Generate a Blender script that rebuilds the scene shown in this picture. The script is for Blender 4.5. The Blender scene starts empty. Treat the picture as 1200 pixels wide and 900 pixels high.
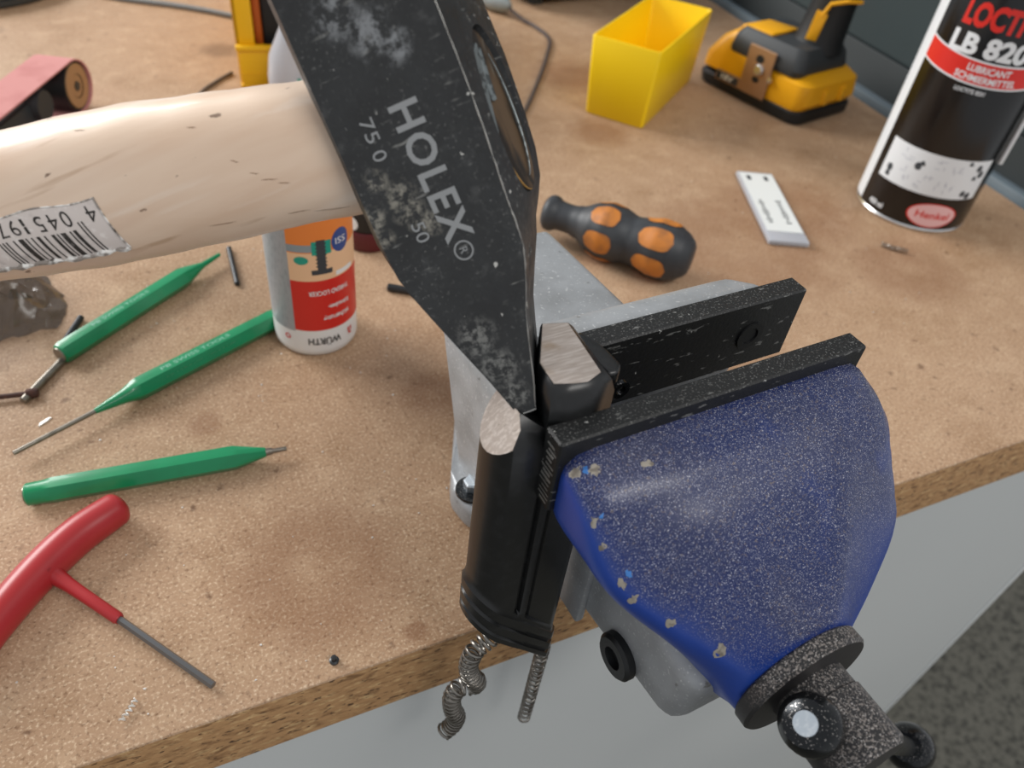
import bpy, bmesh, math, random
from mathutils import Vector, Matrix
random.seed(7)
S = bpy.context.scene
COL = S.collection
MM = 0.001

# ------------------------------------------------------------------ camera, world, lights, exposure
cam_d = bpy.data.cameras.new('camera')
cam = bpy.data.objects.new('camera', cam_d)
COL.objects.link(cam)
cam.matrix_world = Matrix(((0.91067, 0.20561, -0.35833, 0.0),
                           (-0.40072, 0.65057, -0.64512, 0.0),
                           (0.10048, 0.73108, 0.67485, 0.240),
                           (0, 0, 0, 1)))
cam_d.sensor_width = 36.0
cam_d.lens = 27.0
cam_d.clip_start = 0.01
cam_d.clip_end = 50
cam_d.dof.use_dof = True
cam_d.dof.focus_distance = 0.215
cam_d.dof.aperture_fstop = 15.0
S.camera = cam

world = bpy.data.worlds.new('room_light')
S.world = world
world.use_nodes = True
bg = world.node_tree.nodes['Background']
bg.inputs['Color'].default_value = (0.95, 0.97, 1.0, 1)
bg.inputs['Strength'].default_value = 0.52

def area_light(name, loc, target, sx, sy, energy, color):
    d = bpy.data.lights.new(name, 'AREA')
    d.shape = 'RECTANGLE'
    d.size, d.size_y = sx, sy
    d.energy = energy
    d.color = color
    o = bpy.data.objects.new(name, d)
    COL.objects.link(o)
    o.location = loc
    o.rotation_euler = (Vector(target) - Vector(loc)).to_track_quat('-Z', 'Y').to_euler()
    return o

area_light('window_daylight', (-1.5, 2.3, 1.45), (0.1, 0.3, 0.0), 1.6, 1.3, 102, (1.0, 0.99, 0.97))
area_light('front_fill', (0.7, -1.1, 1.9), (0.2, 0.3, -0.2), 1.3, 0.5, 20, (1.0, 0.97, 0.93))  # unseen fill added on the camera side to brighten cabinet, floor and jaw

S.view_settings.view_transform = 'Standard'
S.view_settings.look = 'None'
S.view_settings.gamma = 1.0
S.view_settings.use_curve_mapping = False
S.view_settings.exposure = 0.0

# ------------------------------------------------------------------ materials
def lin(c):
    if isinstance(c, str):
        c = tuple(int(c[i:i + 2], 16) / 255 for i in (0, 2, 4))
    return tuple((x / 12.92 if x <= 0.04045 else ((x + 0.055) / 1.055) ** 2.4) for x in c) + (1.0,)

def material(name, color, rough=0.5, metal=0.0, layers=(), bump=None, spec=0.5, trans=0.0, alpha=1.0,
             coat=0.0, rough_noise=None, sss=0.0):
    """layers: dicts  {c, scale, lo, hi, amt, detail, stretch, up, spots}"""
    m = bpy.data.materials.new(name)
    m.use_nodes = True
    nt = m.node_tree
    N, L = nt.nodes, nt.links
    p = N['Principled BSDF']
    p.inputs['Base Color'].default_value = lin(color)
    p.inputs['Roughness'].default_value = rough
    p.inputs['Metallic'].default_value = metal
    p.inputs['Specular IOR Level'].default_value = spec
    p.inputs['Transmission Weight'].default_value = trans
    p.inputs['Alpha'].default_value = alpha
    p.inputs['Coat Weight'].default_value = coat
    p.inputs['Subsurface Weight'].default_value = sss
    tc = N.new('ShaderNodeTexCoord')

    def coords(stretch):
        if not stretch:
            return tc.outputs['Object']
        mp = N.new('ShaderNodeMapping')
        mp.inputs['Scale'].default_value = stretch
        L.new(tc.outputs['Object'], mp.inputs['Vector'])
        return mp.outputs['Vector']

    def noise(scale, detail=2.0, stretch=None, rough_=0.5, dist=0.0):
        n = N.new('ShaderNodeTexNoise')
        n.inputs['Scale'].default_value = scale
        n.inputs['Detail'].default_value = detail
        n.inputs['Roughness'].default_value = rough_
        n.inputs['Distortion'].default_value = dist
        L.new(coords(stretch), n.inputs['Vector'])
        return n.outputs['Fac']

    def ramp(sock, lo, hi, amt):
        r = N.new('ShaderNodeMapRange')
        r.inputs['From Min'].default_value = lo
        r.inputs['From Max'].default_value = hi
        r.inputs['To Min'].default_value = 0
        r.inputs['To Max'].default_value = amt
        L.new(sock, r.inputs['Value'])
        return r.outputs['Result']

    def mul(a, b):
        x = N.new('ShaderNodeMath')
        x.operation = 'MULTIPLY'
        L.new(a, x.inputs[0])
        if isinstance(b, (int, float)):
            x.inputs[1].default_value = b
        else:
            L.new(b, x.inputs[1])
        return x.outputs[0]

    cur = None
    for ly in layers:
        if 'spots' in ly:                              # stains and painted shade at given places: (x, y, z, radius, inner) in metres
            fac = None
            nz = noise(ly.get('scale', 120), 4)
            for (sx, sy, sz, rad, inner) in ly['spots']:
                d = N.new('ShaderNodeVectorMath')
                d.operation = 'DISTANCE'
                d.inputs[1].default_value = (sx, sy, sz)
                L.new(tc.outputs['Object'], d.inputs[0])
                wob = N.new('ShaderNodeMath')
                wob.operation = 'MULTIPLY_ADD'
                L.new(nz, wob.inputs[0])
                wob.inputs[1].default_value = rad * 0.9
                L.new(d.outputs['Value'], wob.inputs[2])
                r = ramp(wob.outputs[0], rad * 1.85, rad * 1.05, ly['amt'])
                if inner > 0:
                    r2 = N.new('ShaderNodeMapRange')
                    r2.inputs['From Min'].default_value = rad * inner * 0.6
                    r2.inputs['From Max'].default_value = rad * 1.35
                    r2.inputs['To Min'].default_value = 0.25
                    L.new(wob.outputs[0], r2.inputs['Value'])
                    r = mul(r, r2.outputs['Result'])
                if ly.get('grain'):
                    r = mul(r, ramp(noise(ly['grain'], 5, None, 0.7), 0.46, 0.58, 1.0))
                if fac is None:
                    fac = r
                else:
                    mx = N.new('ShaderNodeMath')
                    mx.operation = 'MAXIMUM'
                    L.new(fac, mx.inputs[0])
                    L.new(r, mx.inputs[1])
                    fac = mx.outputs[0]
        else:
            fac = ramp(noise(ly['scale'], ly.get('detail', 2), ly.get('stretch'), ly.get('nr', 0.5), ly.get('dist', 0)),
                       ly['lo'], ly['hi'], ly.get('amt', 1.0))
            if ly.get('mask'):
                ms, mlo, mhi = ly['mask']
                fac = mul(fac, ramp(noise(ms, 3), mlo, mhi, 1.0))
            if ly.get('up'):
                g = N.new('ShaderNodeNewGeometry')
                sp = N.new('ShaderNodeSeparateXYZ')
                L.new(g.outputs['Normal'], sp.inputs[0])
                fac = mul(fac, ramp(sp.outputs['Z'], ly['up'][0], ly['up'][1], 1.0))
        mix = N.new('ShaderNodeMix')
        mix.data_type = 'RGBA'
        L.new(fac, mix.inputs[0])
        if cur is None:
            mix.inputs[6].default_value = lin(color)
        else:
            L.new(cur, mix.inputs[6])
        mix.inputs[7].default_value = lin(ly['c'])
        cur = mix.outputs[2]
    if cur is not None:
        L.new(cur, p.inputs['Base Color'])
    if rough_noise:
        sc, lo, hi = rough_noise
        r = N.new('ShaderNodeMapRange')
        r.inputs['From Min'].default_value = 0.3
        r.inputs['From Max'].default_value = 0.7
        r.inputs['To Min'].default_value = lo
        r.inputs['To Max'].default_value = hi
        L.new(noise(sc, 3), r.inputs['Value'])
        L.new(r.outputs['Result'], p.inputs['Roughness'])
    if bump:
        sc, st, dist_ = bump[:3]
        b = N.new('ShaderNodeBump')
        b.inputs['Strength'].default_value = st
        b.inputs['Distance'].default_value = dist_
        L.new(noise(sc, 3, bump[3] if len(bump) > 3 else None), b.inputs['Height'])
        L.new(b.outputs['Normal'], p.inputs['Normal'])
    return m

M = {}
M['board'] = material('chipboard_top', 'b29275', 0.5, layers=[
    dict(c='94704f', scale=5, lo=0.42, hi=0.68, amt=0.55, detail=4),
    dict(c='cdb091', scale=70, lo=0.5, hi=0.75, amt=0.4, detail=5),
    dict(c='86623f', scale=26, lo=0.52, hi=0.75, amt=0.5, detail=6, nr=0.65),
    dict(c='dcc3a6', scale=950, lo=0.52, hi=0.72, amt=0.8, detail=3),
    dict(c='6e4d33', scale=700, lo=0.54, hi=0.76, amt=0.8, detail=4),
    dict(c='573823', scale=150, lo=0.66, hi=0.74, amt=0.6, detail=3),
    dict(c='7a4f32', spots=[(0.022, 0.160, 0, 0.026, 0.8), (0.0465, 0.1265, 0, 0.0035, 0.0), (0.09, 0.235, 0, 0.012, 0.3),
                            (-0.005, 0.246, 0, 0.006, 0.2), (0.31, 0.30, 0, 0.05, 0.5), (0.37, 0.33, 0, 0.04, 0.4),
                            (0.33, 0.56, 0, 0.03, 0.0), (0.30, 0.46, 0, 0.02, 0.0), (0.40, 0.25, 0, 0.03, 0.4),
                            (0.25, 0.21, 0, 0.02, 0.4)], amt=0.5, scale=90),
    dict(c='6b523c', spots=[(0.062, 0.655, 0, 0.014, 0.0), (-0.085, 0.34, 0, 0.03, 0.0), (-0.10, 0.72, 0, 0.01, 0.0)], amt=0.55, scale=110),  # middle spot paints the shade at the left into the board
], bump=(800, 0.25, 0.0004), spec=0.35, rough_noise=(60, 0.38, 0.6))
M['board_edge'] = material('chipboard_raw_edge', 'a88157', 0.75, layers=[
    dict(c='6d4c2c', scale=160, lo=0.5, hi=0.7, amt=0.85, detail=4, stretch=(1, 1, 2.6)),
    dict(c='c9a878', scale=240, lo=0.55, hi=0.72, amt=0.8, detail=3, stretch=(1, 1, 2.2)),
    dict(c='3d2715', scale=330, lo=0.62, hi=0.7, amt=0.9, detail=2, stretch=(1, 1, 2.0)),
], bump=(400, 0.6, 0.001))
M['cabinet'] = material('grey_painted_panel', 'c6c9c8', 0.45, layers=[dict(c='bbbfc0', scale=3, lo=0.4, hi=0.7, amt=0.5)])
M['cabinet_trim'] = material('light_edge_strip', 'd3d6d6', 0.4)
M['carpet'] = material('dark_carpet', '6b6960', 0.95, layers=[
    dict(c='33332f', scale=120, lo=0.45, hi=0.65, amt=0.8, detail=3),
    dict(c='77756c', scale=260, lo=0.55, hi=0.7, amt=0.6, detail=2)], bump=(150, 0.8, 0.004))
M['screen'] = material('dark_green_fabric', '3d494b', 0.85, layers=[dict(c='2f3a3c', scale=4, lo=0.4, hi=0.65, amt=0.7)], bump=(900, 0.3, 0.0005))
M['screen_low'] = material('dark_base_band', '20282a', 0.6)
M['rail'] = material('blue_grey_rail', '6d7a82', 0.5)
M['hammer'] = material('black_forged_steel', '18191a', 0.5, spec=0.6, layers=[
    dict(c='292b2c', scale=60, lo=0.40, hi=0.72, amt=0.9, detail=6, nr=0.65),
    dict(c='6a6b6a', scale=260, lo=0.55, hi=0.85, amt=0.45, detail=6, nr=0.7),
    dict(c='8b8b88', scale=1100, lo=0.60, hi=0.72, amt=0.6, detail=3, mask=(55, 0.40, 0.66)),
    dict(c='d0cfc9', scale=380, lo=0.71, hi=0.74, amt=0.8, detail=4),
    dict(c='a49c8a', scale=200, lo=0.50, hi=0.72, amt=0.0, detail=5),
    dict(c='8f8b80', spots=[(-0.0125, 0, 0.0580, 0.0022, 0), (-0.0095, 0, 0.0530, 0.0034, 0), (-0.0085, 0, 0.0500, 0.0030, 0), (-0.0055, 0, 0.0465, 0.0024, 0), (-0.0165, 0, 0.0510, 0.0026, 0), (-0.0160, 0, 0.0470, 0.0020, 0)], amt=0.8, scale=400, grain=420),
    dict(c='9a9da0', spots=[(-0.002, 0, 0.084, 0.004, 0), (-0.007, 0, 0.089, 0.004, 0), (0.002, 0, 0.080, 0.003, 0)], amt=0.6, scale=400, grain=260),
    dict(c='8a8a86', spots=[(-0.004, 0, 0.012, 0.004, 0), (-0.003, 0, 0.005, 0.003, 0), (-0.006, 0, 0.020, 0.004, 0)], amt=0.6, scale=400, grain=500),
    dict(c='a3a39e', scale=500, lo=0.62, hi=0.70, amt=0.5, detail=2, stretch=(0.3, 1, 1.6), mask=(90, 0.5, 0.62)),
], bump=(420, 0.35, 0.0005), rough_noise=(200, 0.40, 0.62))
M['hammer_print'] = material('grey_print', '8f9192', 0.6)
M['bare_edge'] = material('bright_worn_edge', 'a3a3a0', 0.4, metal=0.7)
M['handle'] = material('pale_ash_wood', 'e0c6ae', 0.42, coat=0.15, layers=[
    dict(c='cba88b', scale=90, lo=0.48, hi=0.68, amt=0.55, detail=4, stretch=(0.12, 1, 1)),
    dict(c='ead9c8', scale=60, lo=0.5, hi=0.7, amt=0.6, detail=4, stretch=(0.1, 1, 1)),
    dict(c='a57f5a', scale=260, lo=0.66, hi=0.74, amt=0.5, detail=3, stretch=(0.08, 1, 1)),
    dict(c='6b5240', scale=330, lo=0.72, hi=0.75, amt=0.85, detail=3, stretch=(0.45, 1, 1)),
    dict(c='b98f74', scale=45, lo=0.52, hi=0.74, amt=0.5, detail=4, stretch=(0.3, 1, 1)),
    dict(c='f1e6da', scale=200, lo=0.56, hi=0.72, amt=0.5, detail=5, stretch=(0.07, 1, 1)),
], bump=(220, 0.2, 0.0005, (0.15, 1, 1)))
M['end_grain'] = material('dark_end_grain', '54402a', 0.6, layers=[dict(c='16110c', scale=260, lo=0.40, hi=0.56, amt=0.95, detail=4, stretch=(1, 1, 0.22)), dict(c='77776f', scale=300, lo=0.60, hi=0.68, amt=0.8, detail=3, stretch=(1, 1, 0.15))])  # brown wood mixed with near-black streaks
M['amber'] = material('amber_wood_edge', '9a7336', 0.5)
M['wood_scar'] = material('scarred_wood', '7d5b40', 0.7)
M['wedge'] = material('grey_wedge_steel', '7f8687', 0.35, metal=0.6, layers=[dict(c='3a3c3c', scale=500, lo=0.5, hi=0.6, amt=0.8)])
M['sticker'] = material('worn_paper', 'd6ccc6', 0.55, layers=[dict(c='a59c98', scale=300, lo=0.55, hi=0.75, amt=0.6, detail=4),
                                                            dict(c='efe9e4', scale=500, lo=0.6, hi=0.7, amt=0.6)])
M['sticker_rim'] = material('torn_dirty_paper', '8d857e', 0.7, layers=[dict(c='e8e6e2', scale=500, lo=0.45, hi=0.6, amt=0.9),
                                                                     dict(c='3e3630', scale=350, lo=0.58, hi=0.66, amt=0.8)])
M['ink'] = material('faded_black_ink', '2b2724', 0.6, layers=[dict(c='7d7773', scale=700, lo=0.58, hi=0.72, amt=0.7)])
M['blue'] = material('blue_vise_paint', '1d3f93', 0.36, spec=0.5, layers=[
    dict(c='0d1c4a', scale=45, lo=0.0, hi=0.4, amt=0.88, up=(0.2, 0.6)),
    dict(c='45444e', scale=50, lo=0.45, hi=0.80, amt=0.5, detail=4, up=(0.3, 0.85)),
    dict(c='6f748f', scale=2100, lo=0.55, hi=0.67, amt=0.6, detail=2, up=(0.2, 0.6), mask=(90, 0.15, 0.55)),
    dict(c='c4c4d0', scale=3400, lo=0.625, hi=0.69, amt=0.85, detail=1, up=(0.2, 0.6)),
    dict(c='7d7068', scale=1500, lo=0.63, hi=0.70, amt=0.6, detail=1, up=(0.3, 0.7)),
], bump=(2000, 0.15, 0.0002))
M['chip'] = material('chipped_bare_cast', 'a39c90', 0.5, metal=0.4, layers=[dict(c='6f675d', scale=500, lo=0.5, hi=0.65, amt=0.8)])
M['light_chip'] = material('chipped_light_blue', '3f7cc4', 0.4)
M['grey_cast'] = material('grey_cast_paint', '9a9da0', 0.42, metal=0.25, layers=[
    dict(c='7d7f80', scale=60, lo=0.45, hi=0.7, amt=0.7, detail=4),
    dict(c='c6c8c8', scale=900, lo=0.62, hi=0.72, amt=0.6, detail=2),
    dict(c='57524b', scale=300, lo=0.68, hi=0.76, amt=0.7, detail=3)], bump=(260, 0.3, 0.0006))
M['jaw'] = material('blackened_jaw_steel', '161717', 0.45, spec=0.5, layers=[
    dict(c='6c6c6a', scale=1700, lo=0.58, hi=0.70, amt=0.8, detail=2, up=(0.4, 0.8)),
    dict(c='8f8f8c', scale=650, lo=0.645, hi=0.70, amt=0.5, detail=3, stretch=(0.3, 1, 1)),
    dict(c='c8c8c4', scale=330, lo=0.70, hi=0.73, amt=0.7, detail=4)], bump=(900, 0.3, 0.0003))
M['dusty'] = material('dusty_dark_steel', '2b2a2b', 0.42, metal=0.2, layers=[
    dict(c='8d857f', scale=1600, lo=0.5, hi=0.68, amt=0.85, detail=1, up=(0.1, 0.6)),
    dict(c='c0bab6', scale=2200, lo=0.6, hi=0.7, amt=0.7, detail=1, up=(0.1, 0.6))], bump=(1500, 0.3, 0.0002))
M['dark_steel'] = material('polished_dark_steel', '2c2e30', 0.22, metal=0.8, layers=[
    dict(c='a7a39f', scale=1900, lo=0.64, hi=0.70, amt=0.8, detail=1, up=(0.2, 0.7))])
M['bright_flat'] = material('machined_flat', 'c3ccd4', 0.35, metal=0.85, layers=[dict(c='e3e8ec', scale=800, lo=0.5, hi=0.7, amt=0.6, stretch=(1, 1, 0.1))])
M['mag'] = material('satin_black_steel', '101112', 0.36, spec=0.6, layers=[dict(c='2b2c2e', scale=300, lo=0.5, hi=0.8, amt=0.4)], bump=(900, 0.08, 0.0002))
M['bare'] = material('filed_bare_steel', 'bdb0a6', 0.45, metal=0.45, layers=[
    dict(c='ddd3cb', scale=800, lo=0.45, hi=0.65, amt=0.7, detail=3, stretch=(0.2, 1.5, 1)),
    dict(c='8c8074', scale=900, lo=0.62, hi=0.74, amt=0.5, detail=2, stretch=(0.15, 1.5, 1)),
    dict(c='a08462', scale=120, lo=0.6, hi=0.75, amt=0.5, detail=3)], bump=(900, 0.2, 0.0002, (0.25, 1.5, 1)))
M['spring'] = material('spring_steel', '8b8781', 0.3, metal=0.9)
M['green'] = material('green_lacquer', '078a58', 0.28, coat=0.2, layers=[dict(c='067548', scale=80, lo=0.45, hi=0.7, amt=0.5)])
M['punch_steel'] = material('punch_steel', '8b857b', 0.35, metal=0.8, layers=[dict(c='5d574d', scale=200, lo=0.5, hi=0.7, amt=0.6)])
M['punch_print'] = material('worn_white_print', '8fc3ad', 0.5)
M['red'] = material('red_dipped_vinyl', 'a8292d', 0.35, layers=[dict(c='8a1a1f', scale=60, lo=0.55, hi=0.75, amt=0.4), dict(c='4a1214', scale=130, lo=0.72, hi=0.78, amt=0.6)])
M['yellow'] = material('yellow_plastic', 'fbd406', 0.4, sss=0.0)
M['bin_yellow'] = material('warm_yellow_plastic', 'f0b810', 0.4)
M['bin_shade'] = material('shaded_bin_plastic', 'b4530d', 0.5)  # shaded inside of the yellow bin, put into the colour
M['black_plastic'] = material('black_plastic', '16181a', 0.5)
M['charcoal'] = material('charcoal_rubber', '34383b', 0.6)
M['tool_yellow'] = material('tool_yellow_plastic', 'f2ae12', 0.42)
M['tan_metal'] = material('tan_plated_hook', 'b08d6e', 0.35, metal=0.6)
M['silver'] = material('bright_screw', 'd8d8d8', 0.25, metal=0.9)
M['can_black'] = material('gloss_black_tin', '0c0c0d', 0.22, spec=0.6)
M['can_white'] = material('white_tin_print', 'dfe3e6', 0.35)
M['can_red'] = material('red_tin_print', 'd22a22', 0.35)
M['pict_ink'] = material('grey_pictogram_ink', '3c4045', 0.5)
M['pict_grey'] = material('pale_grey_print', 'b4b8c2', 0.5)
M['pink_print'] = material('pink_print', 'e8b9b9', 0.5)
M['btl_white'] = material('white_bottle_plastic', 'e9e9e8', 0.35)
M['btl_silver'] = material('silver_label', 'a9adb2', 0.4, metal=0.2, layers=[dict(c='8f949b', scale=900, lo=0.5, hi=0.7, amt=0.6, stretch=(1, 1, 0.3))])
M['btl_orange'] = material('orange_label', 'e8843a', 0.4)
M['btl_peach'] = material('peach_label', 'eec39a', 0.4)
M['btl_blue'] = material('blue_badge', '2b4a8a', 0.4)
M['teal'] = material('teal_print', '1f9a84', 0.45)
M['maroon'] = material('maroon_plastic', '55161b', 0.4)
M['clear'] = material('cloudy_clear_plastic', 'd9dce4', 0.3, trans=0.35, alpha=0.9)
M['lime'] = material('lime_label', 'c9cf2c', 0.5)
M['tool_orange'] = material('orange_grip_pad', 'c0762c', 0.55, layers=[dict(c='8a5a34', scale=120, lo=0.45, hi=0.65, amt=0.7, detail=4)])
M['grip_black'] = material('charcoal_grip', '2f3236', 0.5, layers=[dict(c='44484c', scale=60, lo=0.5, hi=0.7, amt=0.6)])
M['pink_abrasive'] = material('red_abrasive_cloth', 'c98a86', 0.9, layers=[dict(c='b87572', scale=80, lo=0.45, hi=0.7, amt=0.6)], bump=(1500, 0.4, 0.0003))
M['tan_disc'] = material('tan_fibre_disc', 'a9825c', 0.6)
M['cord_grey'] = material('grey_cord', '7d8184', 0.5)
M['cord_dark'] = material('dark_cord', '4a3f3c', 0.5)
M['grey_base'] = material('blue_grey_plastic', '8d979b', 0.45)
M['pin_dark'] = material('dark_pin_steel', '3b3d3f', 0.35, metal=0.6)
M['key_steel'] = material('hex_key_steel', '77797b', 0.3, metal=0.75)
M['rust'] = material('rusty_steel', '4a2f27', 0.7, layers=[dict(c='6b4233', scale=300, lo=0.5, hi=0.7, amt=0.7)])
M['bag'] = material('smoky_plastic_film', '5a5149', 0.22, trans=0.3, alpha=0.72)
M['shaving'] = material('bright_shaving', 'e6e4de', 0.3, metal=0.5)
M['vial_white'] = material('white_sleeve_label', 'dfe2e0', 0.4)
M['socket_black'] = material('black_oxide_screw', '232425', 0.4, metal=0.4)

# ------------------------------------------------------------------ mesh helpers (all coordinates in millimetres)
def bm_new():
    return bmesh.new()

def obj(name, bm, mat=None, parent=None, smooth=35, mats=None):
    bmesh.ops.recalc_face_normals(bm, faces=bm.faces[:])
    for v in bm.verts:
        v.co *= MM
    me = bpy.data.meshes.new(name)
    bm.to_mesh(me)
    bm.free()
    for m in (mats or [mat]):
        me.materials.append(m)
    if smooth:
        for p in me.polygons:
            p.use_smooth = True
        me.set_sharp_from_angle(angle=math.radians(smooth))
    o = bpy.data.objects.new(name, me)
    COL.objects.link(o)
    if parent:
        o.parent = parent
    return o

def tag(o, label, cat, group=None):
    o['label'] = label
    o['category'] = cat
    if group:
        o['group'] = group
    return o

def thing(name, label, cat, loc=(0, 0, 0), rotz=0.0, group=None, matrix=None):
    o = bpy.data.objects.new(name, None)
    o.empty_display_size = 0.02
    COL.objects.link(o)
    if matrix is not None:
        o.matrix_world = matrix
    else:
        o.location = Vector(loc) * MM
        o.rotation_euler = (0, 0, math.radians(rotz))
    return tag(o, label, cat, group)

def box(bm, x0, x1, y0, y1, z0, z1, bev=0.0, seg=2, mi=0):
    vs = [bm.verts.new((x, y, z)) for x in (x0, x1) for y in (y0, y1) for z in (z0, z1)]
    idx = [(0, 1, 3, 2), (4, 6, 7, 5), (0, 4, 5, 1), (2, 3, 7, 6), (0, 2, 6, 4), (1, 5, 7, 3)]
    fs = [bm.faces.new([vs[i] for i in f]) for f in idx]
    for f in fs:
        f.material_index = mi
    if bev > 0:
        bevel(bm, list({e for f in fs for e in f.edges}), bev, seg)
    return vs

def bevel(bm, edges, w, seg=2):
    bmesh.ops.bevel(bm, geom=edges, offset=w, segments=seg, affect='EDGES', profile=0.5, clamp_overlap=True)

def hexa(bm, pts, bev=0.0, seg=2):
    """8 points: bottom ring 4, top ring 4"""
    v = [bm.verts.new(p) for p in pts]
    fs = [bm.faces.new([v[i] for i in f]) for f in [(3, 2, 1, 0), (4, 5, 6, 7), (0, 1, 5, 4), (1, 2, 6, 5), (2, 3, 7, 6), (3, 0, 4, 7)]]
    if bev:
        bevel(bm, list({e for f in fs for e in f.edges}), bev, seg)

def prism(bm, pts, axis_pts, bev=0.0, seg=2):
    """pts: list of 3D points of the first cap; axis_pts: offset vector"""
    a = [bm.verts.new(p) for p in pts]
    off = Vector(axis_pts)
    b = [bm.verts.new(Vector(p) + off) for p in pts]
    n = len(pts)
    fs = [bm.faces.new(a[::-1]), bm.faces.new(b)]
    for i in range(n):
        j = (i + 1) % n
        fs.append(bm.faces.new((a[i], a[j], b[j], b[i])))
    if bev:
        bevel(bm, list({e for f in fs for e in f.edges}), bev, seg)

def loft(bm, rings, cap=True, closed=True, mi=0):
    vr = [[bm.verts.new(p) for p in r] for r in rings]
    n = len(rings[0])
    for a, b in zip(vr[:-1], vr[1:]):
        for i in range(n if closed else n - 1):
            j = (i + 1) % n
            f = bm.faces.new((a[i], a[j], b[j], b[i]))
            f.material_index = mi
    if cap and closed:
        bm.faces.new(vr[0][::-1]).material_index = mi
        bm.faces.new(vr[-1]).material_index = mi
    return vr

def frame(d):
    d = Vector(d).normalized()
    up = Vector((0, 0, 1)) if abs(d.z) < 0.9 else Vector((1, 0, 0))
    x = up.cross(d).normalized()
    return x, d.cross(x), d

def lathe(bm, prof, origin=(0, 0, 0), axis=(0, 0, 1), seg=32, phase=0.0, cap=True):
    """prof: (radius, height) list along axis"""
    x, y, d = frame(axis)
    o = Vector(origin)
    rings = []
    for r, h in prof:
        rings.append([o + d * h + x * (max(r, 0.001) * math.cos(phase + 2 * math.pi * i / seg)) + y * (max(r, 0.001) * math.sin(phase + 2 * math.pi * i / seg)) for i in range(seg)])
    return loft(bm, rings, cap)

def tube(bm, path, r, seg=10, cap=True, flat=None):
    P = [Vector(p) for p in path]
    rs = r if isinstance(r, (list, tuple)) else [r] * len(P)
    x = None
    rings = []
    for i, p in enumerate(P):
        d = (P[min(i + 1, len(P) - 1)] - P[max(i - 1, 0)]).normalized()
        if x is None:
            x = frame(d)[0]
        x = (x - d * x.dot(d)).normalized()
        y = d.cross(x)
        rings.append([p + x * rs[i] * math.cos(2 * math.pi * k / seg) + y * rs[i] * math.sin(2 * math.pi * k / seg) for k in range(seg)])
    loft(bm, rings, cap)

def spline(pts, n=12):
    """Catmull-Rom through the points"""
    P = [Vector(p) for p in pts]
    P = [P[0] * 2 - P[1]] + P + [P[-1] * 2 - P[-2]]
    out = []
    for i in range(1, len(P) - 2):
        for k in range(n):
            t = k / n
            a, b, c, d = P[i - 1:i + 3]
            out.append(0.5 * ((2 * b) + (c - a) * t + (2 * a - 5 * b + 4 * c - d) * t * t + (3 * b - a - 3 * c + d) * t ** 3))
    out.append(P[-2])
    return out

def helix(bm, path, radius, wire, turns, per=10, seg=5, phase=0.0, sign=1):
    P = [Vector(p) for p in path]
    L = [0]
    for a, b in zip(P[:-1], P[1:]):
        L.append(L[-1] + (b - a).length)
    pts = []
    x = None
    n = int(turns * per)
    fr = []
    for i, p in enumerate(P):
        d = (P[min(i + 1, len(P) - 1)] - P[max(i - 1, 0)]).normalized()
        if x is None:
            x = frame(d)[0]
        x = (x - d * x.dot(d)).normalized()
        fr.append((x.copy(), d.cross(x)))
    seg_i = 0
    for k in range(n + 1):
        s = L[-1] * k / n
        while seg_i < len(P) - 2 and L[seg_i + 1] < s:
            seg_i += 1
        t = (s - L[seg_i]) / max(1e-9, L[seg_i + 1] - L[seg_i])
        c = P[seg_i].lerp(P[seg_i + 1], t)
        fx = fr[seg_i][0].lerp(fr[seg_i + 1][0], t)
        fy = fr[seg_i][1].lerp(fr[seg_i + 1][1], t)
        ang = phase + sign * 2 * math.pi * k / per
        pts.append(c + fx * radius * math.cos(ang) + fy * radius * math.sin(ang))
    tube(bm, pts, wire, seg)

def text_into(bm, s, height, fn, bold=0.0, slices=0, center=False, width=None, spacing=1.0):
    """flat lettering: cap height in mm, laid down by fn(x, y) -> point"""
    cu = bpy.data.curves.new('t', 'FONT')
    cu.body = s
    cu.size = 1.0
    cu.offset = bold
    cu.space_character = spacing
    cu.resolution_u = 3
    to = bpy.data.objects.new('t', cu)
    me = bpy.data.meshes.new_from_object(to)
    t = bmesh.new()
    t.from_mesh(me)
    bpy.data.objects.remove(to)
    bpy.data.meshes.remove(me)
    k = height / 0.70
    for v in t.verts:
        v.co *= k
    xs = [v.co.x for v in t.verts]
    w = max(xs)
    kx = 1.0 if width is None else width / w
    w *= kx
    for v in t.verts:
        v.co.x *= kx
    if slices:
        for i in range(1, slices):
            bmesh.ops.bisect_plane(t, geom=t.verts[:] + t.edges[:] + t.faces[:], plane_co=(w * i / slices, 0, 0), plane_no=(1, 0, 0))
    mp = {}
    for v in t.verts:
        mp[v.index] = None
    t.verts.index_update()
    vs = [bm.verts.new(fn(v.co.x - (w / 2 if center else 0), v.co.y)) for v in t.verts]
    for f in t.faces:
        try:
            bm.faces.new([vs[v.index] for v in f.verts])
        except ValueError:
            pass
    t.free()
    return w

def patch(bm, fn, u0, u1, v0, v1, nu=8, nv=4):
    """a thin printed or applied patch: grid of fn(u, v)"""
    g = [[bm.verts.new(fn(u0 + (u1 - u0) * i / nu, v0 + (v1 - v0) * j / nv)) for j in range(nv + 1)] for i in range(nu + 1)]
    for i in range(nu):
        for j in range(nv):
            bm.faces.new((g[i][j], g[i + 1][j], g[i + 1][j + 1], g[i][j + 1]))

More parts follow.
